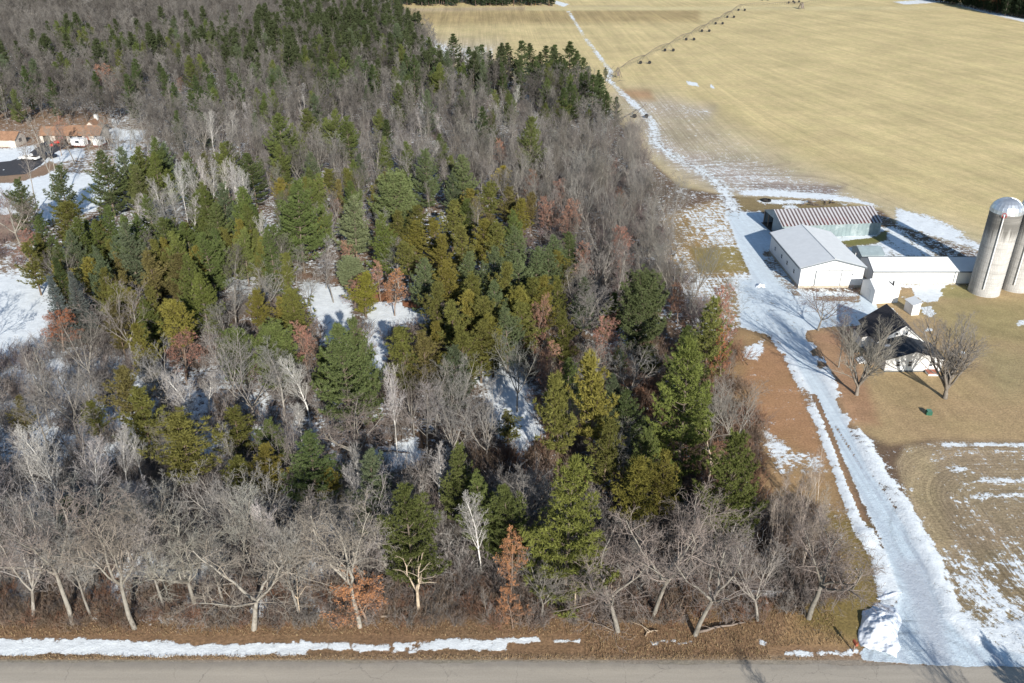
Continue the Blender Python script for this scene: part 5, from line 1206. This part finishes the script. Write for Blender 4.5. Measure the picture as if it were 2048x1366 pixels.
# ---- filler: the rest of the crowded wood
WOODS = [(-1600,1250),(-300,1250),(300,1250),(700,1245),(1480,1238),(1585,1150),(1500,980),(1482,880),(1462,700),(1440,640),(1405,600),(1350,530),(1330,450),(1290,375),(1245,290),(1205,215),(1150,182),(900,168),(862,110),(815,58),(748,22),(700,-50),(-1600,-50)]
def pip(px, py, poly): return bool(in_poly(np.array([px]), np.array([py]), poly, .01)[0] > .5)
ZONES = [
 ('centre', [(800,380),(1060,370),(1120,450),(1125,600),(1040,660),(900,690),(860,600),(800,540)], .010, dict(jp=.6, wp=.3, bd=.1), 'pine filling the dense middle of the wood'),
 ('leftbelt', [(130,420),(300,470),(420,380),(520,420),(540,520),(420,560),(400,640),(250,660),(150,600),(60,500)], .065, dict(jp=.44, wp=.33, bd=.15, lo=.04, bi=.04), 'in the pine belt left of the clearings'),
 ('birchback', [(240,330),(520,300),(560,420),(480,500),(280,480)], .034, dict(wp=.7, bd=.2, jp=.1), 'under the white birches'),
 ('leftsnow', [(-200,640),(200,660),(330,720),(330,860),(-200,880)], .012, dict(bd=.75, pole=.2, jp=.05), 'on the snowy ground at the left'),
 ('upmid', [(530,330),(830,330),(810,560),(600,565),(530,540)], .036, dict(wp=.36, jp=.26, bd=.34, lo=.04), 'behind the middle snow clearings'),
 ('lowmid', [(330,620),(640,700),(760,760),(1060,700),(1100,900),(760,1000),(330,900)], .028, dict(bd=.46, pole=.12, wp=.20, jp=.13, lo=.06, bi=.03), 'below the snow clearings'),
 ('lowright', [(1060,560),(1500,560),(1540,900),(1500,1000),(1060,900)], .030, dict(bd=.56, wp=.20, jp=.10, lo=.14), 'in the shaded right flank of the wood'),
 ('lowleft', [(-400,850),(760,880),(760,1300),(-400,1300)], .042, dict(bd=.50, oak=.18, pole=.24, bi=.08), 'in the roadside thicket left of the dark pines'),
 ('roadright', [(760,880),(1600,880),(1600,1300),(760,1300)], .034, dict(bd=.50, oak=.14, pole=.26, lo=.04), 'in the roadside thicket right of the pale dead tree'),
 ('midright', [(1000,240),(1400,240),(1500,600),(1120,640),(1110,430),(1000,360)], .048, dict(bd=.62, pole=.34, lo=.04), 'in the grey trees along the track side'),
 ('midtop', [(500,180),(1100,180),(1110,430),(800,380),(560,420),(480,300)], .045, dict(bd=.52, pole=.32, wp=.11, bi=.05), 'in the grey trees above the middle pines'),
 ('topleft', [(-600,-200),(500,-200),(500,330),(-600,330)], .040, dict(bd=.72, pole=.08, np=.09, wp=.09, lo=.02), 'in the far grey wood at the upper left'),
 ('top', [(500,-200),(1250,-200),(1250,250),(500,250)], .038, dict(bd=.52, pole=.08, np=.25, wp=.15), 'in the far wood at the top'),
]
HT = dict(bd=(9.5, 14.5), oak=(10, 14), pole=(9, 14), bi=(9, 12), wp=(9, 15), jp=(8, 12), lo=(6, 10), np=(11, 17))
KN = dict(bd='bare grey tree', oak='gnarled bare grey oak', pole='thin bare tree', bi='pale birch', wp='dark green pine', jp='olive pine', lo='oak with dry brown leaves', np='narrow dark pine')
cand = []
g = np.random.default_rng(2024)
ex = np.array(EXP); conif = np.array(EXK)
def sample():
    y = 66.0
    while y < 900:
        step = 3.4 if y < 420 else 4.4
        xl = -(y*.75+55) if y < 300 else -(y*.64+40); x = xl
        xr = min(70, y*.6)
        xs = np.arange(xl, xr, step); xs = xs+g.uniform(-.48, .48, len(xs))*step; yy = y+g.uniform(-.48, .48, len(xs))*step
        for x_, y_ in zip(xs, yy): yield x_, y_, step
        y += step
pts = np.array(list(sample())); gx, gy = P(pts[:, 0], pts[:, 1], 0)
okw = (in_poly(gx, gy, WOODS, .01) > .5) & ~((in_poly(gx, gy, LEFT_OPEN, .01) > .5))
pts = pts[okw]; 
n_den = fbm(pts[:, 0]*.045, pts[:, 1]*.045, 55)
u1 = g.random(len(pts)); u2 = g.random(len(pts)); u3 = g.random(len(pts))
mx, my = P(pts[:, 0], pts[:, 1], 7.5); bx0, by0 = P(pts[:, 0], pts[:, 1], 0); tx0, ty0 = P(pts[:, 0], pts[:, 1], 11)
zid = np.full(len(pts), -1)
for zi in range(len(ZONES)-1, -1, -1): zid[in_poly(mx, my, ZONES[zi][1], .01) > .5] = zi
bad = np.zeros(len(pts), bool)
for c in CLEAR[:4]:
    for (qx, qy) in ((bx0, by0), (mx, my)): bad |= in_poly(qx, qy, c, .01) > .5
for (qx, qy) in ((mx, my), (tx0, ty0)): bad |= in_poly(qx, qy, [(-260,255),(60,250),(210,250),(300,262),(290,300),(200,345),(95,440),(-260,440)], .01) > .5
fill = []
for i in range(len(pts)):
    zi = zid[i]
    if zi < 0 or bad[i]: continue
    _, _, dens, mixk, _ = ZONES[zi]
    x, y, st = pts[i]
    if u1[i] > dens*st*st*(.75+.5*n_den[i]): continue
    kk = list(mixk); cum = np.cumsum([mixk[a] for a in kk]); kind = kk[min(int(np.searchsorted(cum, u2[i])), len(kk)-1)]
    if kind in ('np', 'wp') and y > 380:
        # pines gather in groves far away
        if fbm(np.array([x*.012]), np.array([y*.012]), 91)[0] < .47: kind = 'bd'
    elif kind == 'bd' and y > 380 and fbm(np.array([x*.012]), np.array([y*.012]), 91)[0] > .62 and u3[i] < .5: kind = 'np' if x > -160 else 'wp'
    h = HT[kind][0]+(HT[kind][1]-HT[kind][0])*u3[i]
    if y > 300 and kind in ('bd', 'wp'): h *= 1.12
    r_ = 1.5 if kind in ('bd', 'pole', 'oak', 'bi', 'lo') else 1.9
    d2 = np.hypot(ex[:, 0]-x, ex[:, 1]-y)
    near = d2 < (ex[:, 2]*.55+r_)
    if near.any(): continue
    # do not hide a surveyed tree: skip tall trees right in front (towards the viewer) of a surveyed one
    fr = (np.abs(ex[:, 0]-x) < ex[:, 2]*.8+1.2) & (ex[:, 1] > y) & (ex[:, 1]-y < 4.5)
    if fr.any() and y < 260 and kind in ('wp', 'jp', 'lo', 'oak'): continue
    if fr.any() and y < 260: h *= .72
    if ZONES[zi][0] in ('roadright', 'lowright') and kind != 'lo' and ((np.abs(ex[:, 0]-x) < ex[:, 2]*.7+.6) & (ex[:, 3] > 10) & (ex[:, 1] > y) & (ex[:, 1]-y < 15) & conif).any(): h *= .55
    fill.append((y, kind, x, h, zi))
fill.sort(key=lambda f: f[0])
cap = dict(bd=300, pole=230, wp=290, jp=290, lo=60, oak=100, bi=80, np=90)
used = dict(COUNT); rest = []
for y, kind, x, h, zi in fill:
    px_, py_ = P(x, y, h*.6)
    if used.get(kind, 0) < cap[kind] and -40 < px_ < 2090:
        used[kind] = used.get(kind, 0)+1
        lb = f'{KN[kind]} {ZONES[zi][4]}' if ZONES[zi][0] != 'centre' else f'{KN[kind]} filling gaps in the dense middle of the wood'
        kw = {}
        if kind == 'lo': kw['leaf'] = LEAFCOL[['pink', 'brown', 'salmon', 'brown'][int(g.integers(4))]]
        if kind == 'jp': kw['col'] = [OLIVE, OLIVE, GOLD, BROWNISH][int(g.integers(4))]
        if kind == 'wp': kw['col'] = [(.08,.10,.03), (.07,.09,.03), (.095,.11,.032), BLUEG][int(g.integers(4))]
        if kind == 'bd': kw['col'] = np.array([(.235,.215,.19), (.29,.27,.24), (.19,.17,.145), (.33,.31,.28)][int(g.integers(4))])
        if kind in ('bd', 'pole') and y > 140: kw['col'] = np.array(kw.get('col', (.245,.225,.20)))*.8
        plant(kind, x, y, h, None, lb, group=f'{KN[kind]}s {ZONES[zi][4]}', **kw)
    elif -150 < px_ < 2200: rest.append((kind, x, y, h))
# ---- far off woods: one merged mass of simpler trees for each kind
def low_bare(seed, **kw):
    s = grow(seed, **kw); V = []; Q = []; o = 0
    for lev, sg_ in enumerate(s):
        v, q = tubes(sg_, 4 if lev == 0 else 3); V.append(v); Q.append(q+o); o += len(v)
    V = np.concatenate(V); return V/V[:, 2].max(), np.concatenate(Q), None
LB = [low_bare(300+i, H=12, r0=.16, trunk=.3, fork=4, ang=(36, 40, 42), kids=(0, 7, 6, 4), levels=3+(i % 2 == 0), lens=(.45, .5, .5, .5), trop=(0, .1, .06, .03, .02), minr=.028) for i in range(4)] + \
     [low_bare(310+i, H=13, r0=.14, trunk=.95, first=.4, ang=(40, 38, 40), kids=(12, 6, 5, 0), levels=3, lens=(.34, .5, .5, .5), trop=(.02, .15, .08, .05, .02), minr=.028) for i in range(3)]
def low_con(seed, prof, rad, **kw):
    segs, br, V, Tt = conifer(seed, H=15, prof=prof, rad=rad, whorls=15, per=5, k=4, tuft=.8, tw=.26, step=.7, **kw)
    v0, q0 = tubes(segs, 4); v0 = v0/V[:, 2].max()
    return v0, q0, (V/V[:, 2].max(), Tt)
LC = [low_con(330, 'pine', 3.6), low_con(331, 'jack', 2.6), low_con(332, 'jack', 2.2), low_con(333, 'pine', 3.2)]
_src = {}
def source(me):
    """a source mesh object that the scattering nodes copy; it is not placed in the scene itself"""
    if me.name not in _src: _src[me.name] = bpy.data.objects.new(me.name, me)
    return _src[me.name]
def low_mesh(name, p, unit_h=True):
    V, Q, Tt = p
    me = mesh(name, V if Tt is None else np.concatenate([V, Tt[0]]), quads=Q, tris=None if Tt is None else Tt[1]+len(V), mats=[M['far_bark'], M['far']], tm=None if Tt is None else np.ones(len(Tt[1])), qm=np.full(len(Q), 1 if Tt is None else 0))
    return me
def merge(items, name, protos, label=None, kind='stuff'):
    """items: (index of the proto, x, y, h, w, rot, tint); one object whose nodes copy the source meshes onto its points"""
    n = len(items); me = bpy.data.meshes.new(name); me.vertices.add(n)
    A = np.array([(it[1], it[2], 0) for it in items], np.float32); me.vertices.foreach_set('co', A.ravel())
    def at(nm, ty, arr, key): a = me.attributes.new(nm, ty, 'POINT'); a.data.foreach_set(key, arr.ravel())
    at('which', 'INT', np.array([it[0] for it in items], np.int32), 'value')
    at('size', 'FLOAT_VECTOR', np.array([(it[4], it[4], it[3]) for it in items], np.float32), 'vector')
    at('turn', 'FLOAT_VECTOR', np.array([(0, 0, it[5]) for it in items], np.float32), 'vector')
    at('tint', 'FLOAT_VECTOR', np.array([it[6] for it in items], np.float32), 'vector')
    ng = bpy.data.node_groups.new(name+'_nodes', 'GeometryNodeTree')
    ng.interface.new_socket('Geometry', in_out='INPUT', socket_type='NodeSocketGeometry'); ng.interface.new_socket('Geometry', in_out='OUTPUT', socket_type='NodeSocketGeometry')
    N = ng.nodes; Lk = ng.links; gi = N.new('NodeGroupInput'); go = N.new('NodeGroupOutput')
    iop = N.new('GeometryNodeInstanceOnPoints'); g2 = N.new('GeometryNodeGeometryToInstance')
    for p_ in reversed(protos):
        oi = N.new('GeometryNodeObjectInfo'); oi.inputs['Object'].default_value = source(p_)
        Lk.new(oi.outputs['Geometry'], g2.inputs[0])
    def named(nm, ty):
        a = N.new('GeometryNodeInputNamedAttribute'); a.data_type = ty; a.inputs[0].default_value = nm; return a.outputs[0]
    # one instance per proto: join as instances
    N.remove(g2); jn = N.new('GeometryNodeJoinGeometry')
    for oi in [q_ for q_ in N if q_.bl_idname == 'GeometryNodeObjectInfo']:
        gg = N.new('GeometryNodeGeometryToInstance'); Lk.new(oi.outputs['Geometry'], gg.inputs[0]); Lk.new(gg.outputs[0], jn.inputs[0])
    Lk.new(gi.outputs[0], iop.inputs['Points']); Lk.new(jn.outputs[0], iop.inputs['Instance'])
    iop.inputs['Pick Instance'].default_value = True
    Lk.new(named('which', 'INT'), iop.inputs['Instance Index']); Lk.new(named('size', 'FLOAT_VECTOR'), iop.inputs['Scale'])
    e2r = N.new('FunctionNodeEulerToRotation'); Lk.new(named('turn', 'FLOAT_VECTOR'), e2r.inputs[0]); Lk.new(e2r.outputs[0], iop.inputs['Rotation'])
    Lk.new(iop.outputs[0], go.inputs[0])
    ob = link(name, me); md = ob.modifiers.new('scatter', 'NODES'); md.node_group = ng
    tag(ob, label, None, None, kind); return ob
bare = []; pines = []
for kind, x, y, h in rest:
    j = .85+.3*g.random()
    if kind in ('wp', 'jp', 'np'):
        c = {'wp': (.06,.075,.034), 'jp': (.10,.09,.025), 'np': (.052,.064,.03)}[kind]
        pines.append((int(g.integers(4)), x, y, h*1.1, h*(1.0+.35*g.random()), g.random()*6.28, np.array(c)*j))
    elif kind == 'lo' : 
        bare.append((int(g.integers(7)), x, y, h, h*1.1, g.random()*6.28, np.array((.27,.16,.12))*j))
    else:
        c = [(.145,.132,.118), (.21,.195,.175), (.10,.09,.08), (.16,.147,.13)][int(g.integers(4))]
        bare.append((int(g.integers(7)), x, y, h, h*(.9+.25*g.random()), g.random()*6.28, np.array(c)*j))
# rows of trees beyond the field
def belt(x0, x1, ya, depth, n, mixp):
    for i in range(n):
        x = x0+(x1-x0)*g.random(); y = ya(x)+depth*g.random()**1.3; h = 13+6*g.random(); j = .8+.4*g.random()
        if g.random() < mixp:
            pines.append((int(g.integers(4)), x, y, h, h*1.0, g.random()*6.28, np.array((.040,.056,.030))*j))
        else:
            bare.append((int(g.integers(7)), x, y, h*.9, h, g.random()*6.28, np.array((.22,.16,.13) if g.random() < .5 else (.30,.13,.08))*j*.8))
qa = G(772, 13)[:2]; qb = G(1112, 11)[:2]
belt(qa[0], qb[0], lambda x: qa[1]+1, 45, 210, .7)
qc = G(1858, 2)[:2]; qd = G(2060, 40)[:2]
belt(qd[0]-8, qd[0]+90, lambda x: qd[1]+(qd[0]-x)*1.0+8, 60, 260, .85)
belt(qc[0]-2, qd[0]+6, lambda x: qc[1]+(qd[1]-qc[1])*(x-qc[0])/(qd[0]-qc[0])+10, 50, 200, .85)
merge(bare, 'far_bare_woodland', [low_mesh('far_bare_tree', p_) for p_ in LB], 'grey leafless woodland spreading away behind the nearer trees')
merge(pines, 'far_pine_woodland', [low_mesh('far_pine', p_) for p_ in LC], 'dark pines scattered through the woodland far behind the nearer trees')
# ---- undergrowth
def shrub(seed, n=26, h=1.0, spread=.75, fine=3):
    q = np.random.default_rng(seed); S = []
    for i in range(n):
        p = np.array([q.normal(0, .28), q.normal(0, .28), 0.]); d = unit(np.array([q.normal(0, spread*.5), q.normal(0, spread*.5), 1.]))
        L = h*(.5+.6*q.random()); r_ = .012
        for s_ in range(3):
            d = unit(d+q.normal(0, .18, 3)); p2 = p+d*L/3; S.append((*p, *p2, r_, r_*.75)); 
            for f in range(fine if s_ else 1):
                dd = unit(d+q.normal(0, .5, 3)); a = p+(p2-p)*q.random(); b_ = a+dd*L*.3; S.append((*a, *b_, .008, .005))
                if q.random() < .6: e_ = unit(dd+q.normal(0, .5, 3)); S.append((*b_, *(b_+e_*L*.18), .006, .004))
            p = p2; r_ *= .75
    V, Q = tubes(np.array(S), 3); return V, Q, None
SH = [shrub(400+i) for i in range(5)]
items = []
pts2 = []
def scatter(n, poly, hr, cols, avoid=True):
    poly_w = [G(*q)[:2] for q in poly]; xs = [p_[0] for p_ in poly_w]; ys_ = [p_[1] for p_ in poly_w]
    X = g.uniform(min(xs), max(xs), n); Y = g.uniform(min(ys_), max(ys_), n); gx_, gy_ = P(X, Y, 0)
    ok = in_poly(gx_, gy_, poly, .01) > .5
    if avoid:
        ux, uy = P(X, Y, 1.6)
        for c in CLEAR: ok &= ~((in_poly(gx_, gy_, c, .01) > .5) | (in_poly(ux, uy, c, .01) > .5))
    for x, y in zip(X[ok], Y[ok]):
        h = hr[0]+(hr[1]-hr[0])*g.random(); c = np.array(cols[int(g.integers(len(cols)))])*(.8+.4*g.random())
        items.append((int(g.integers(5)), x, y, h, h*(.8+.4*g.random()), g.random()*6.28, c))
BR = [(.19,.14,.105), (.17,.125,.10), (.22,.165,.12), (.21,.12,.08)]; LG = [(.30,.28,.26), (.34,.325,.30)]; GR = [(.21,.19,.17), (.25,.22,.20), (.18,.15,.135)]
scatter(1000, [(-200,1175),(600,1170),(1500,1160),(1560,1235),(1480,1245),(700,1252),(-200,1255)], (.8, 1.9), BR+GR)
scatter(800, [(-200,930),(760,930),(1500,1050),(1540,1170),(-200,1180)], (1.8, 3.8), GR+GR+LG)
scatter(420, [(1050,700),(1480,700),(1540,1000),(1500,1060),(900,1000)], (1.5, 3.2), BR)
scatter(420, [(-200,640),(330,680),(330,900),(-200,930)], (1.5, 3.0), GR)
scatter(500, [(330,600),(1050,600),(1050,950),(330,950)], (1.5, 3.2), GR+BR[:1])
scatter(700, [(420,200),(1100,180),(1290,370),(1110,430),(800,380),(560,420),(480,300)], (1.8, 3.6), GR)
scatter(520, [(1000,300),(1290,370),(1350,540),(1440,640),(1050,680)], (2, 4.0), GR+[(.20,.15,.145)])
scatter(200, [(1530,1040),(1640,1030),(1700,1200),(1560,1225)], (1.2, 2.4), GR+BR[:2])
scatter(60, [(1480,820),(1510,830),(1540,960),(1500,960)], (1.2, 2.2), BR)
scatter(120, [(-100,400),(60,400),(70,560),(-100,560)], (1.5, 3.0), [(.24,.16,.14), (.22,.18,.16)])
scatter(60, [(-100,640),(60,660),(70,740),(-100,760)], (1.5, 3.0), [(.12,.10,.12)])
scatter(160, [(1270,250),(1300,380),(1340,520),(1310,420),(1240,300)], (2, 3.6), GR)
merge(items, 'undergrowth', [low_mesh('shrub', p_) for p_ in SH], 'tangle of leafless brush and saplings covering the woodland floor')
# dry grass standing on the verge and the rough ground
n = 30000
X = g.uniform(-66, 66, n); Y = 60.3+g.random(n)**1.2*7.5; gx_, gy_ = P(X, Y, 0)
sn = in_poly(gx_, gy_, [(-900,1276),(1170,1272),(1170,1308),(-900,1312)], 4)+in_poly(gx_, gy_, DRIVE, 3)+in_poly(gx_, gy_, [(1650,1200),(1830,1200),(1830,1320),(1540,1316),(1540,1295),(1700,1290)], 4)
ok = (sn < .3) & (gx_ < 1760); X = X[ok]; Y = Y[ok]
V, Tt = blades(np.stack([X, Y, np.zeros(len(X))], 1), np.tile([0., 0, 1.], (len(X), 1)), g, 2, .26, .05, .9)
me = mesh('dry_grass', V, tris=Tt, mats=[M['brush_pt']]); cc = np.array([(.27,.19,.11), (.22,.145,.085), (.36,.27,.15), (.19,.12,.07)])[g.integers(0, 4, len(V)//3)]
at = me.attributes.new('tint', 'FLOAT_VECTOR', 'POINT'); at.data.foreach_set('vector', np.repeat(cc, 3, 0).astype(np.float32).ravel())
tag(link('dry_grass', me), 'dry brown grass and fallen leaves along the road verge', kind='stuff')
print('TREES', COUNT, used, 'far', len(bare), len(pines), 'tris undergrowth', len(items))
# ================================================================ LIGHT AND CAMERA
W = bpy.data.worlds.new('World'); bpy.context.scene.world = W; W.use_nodes = True
nt = W.node_tree; bg = nt.nodes['Background']
sky = nt.nodes.new('ShaderNodeTexSky'); sky.sky_type = 'NISHITA'; sky.sun_disc = False
EL = R(24); sx, sy = .27, -1.0; n_ = math.hypot(sx, sy); sx /= n_; sy /= n_
sky.sun_elevation = EL; sky.sun_rotation = math.atan2(sx, sy); sky.altitude = 300; sky.air_density = 1.0; sky.dust_density = .2; sky.ozone_density = 1.6
nt.links.new(sky.outputs[0], bg.inputs[0]); bg.inputs[1].default_value = .095
sl = bpy.data.lights.new('sun', 'SUN'); sl.energy = 5.0; sl.angle = R(.55); sl.color = (1.0, .95, .88)
so = bpy.data.objects.new('sun', sl); C.objects.link(so)
v = Vector((sx*math.cos(EL), sy*math.cos(EL), math.sin(EL))); so.rotation_euler = v.to_track_quat('Z', 'Y').to_euler(); so.location = (0, 0, 200)
cam = bpy.data.cameras.new('camera'); co = bpy.data.objects.new('camera', cam); C.objects.link(co)
cam.sensor_width = 36; cam.lens = CF/2048*36; cam.clip_end = 9000; cam.clip_start = 1
co.location = (0, 0, CH); co.rotation_euler = (PI/2-CT, 0, 0)
sc = bpy.context.scene; sc.camera = co
sc.view_settings.view_transform = 'Standard'; sc.view_settings.look = 'None'; sc.view_settings.gamma = 1; sc.view_settings.exposure = .52
sc.cycles.max_bounces = 4; sc.cycles.diffuse_bounces = 2; sc.cycles.transparent_max_bounces = 4
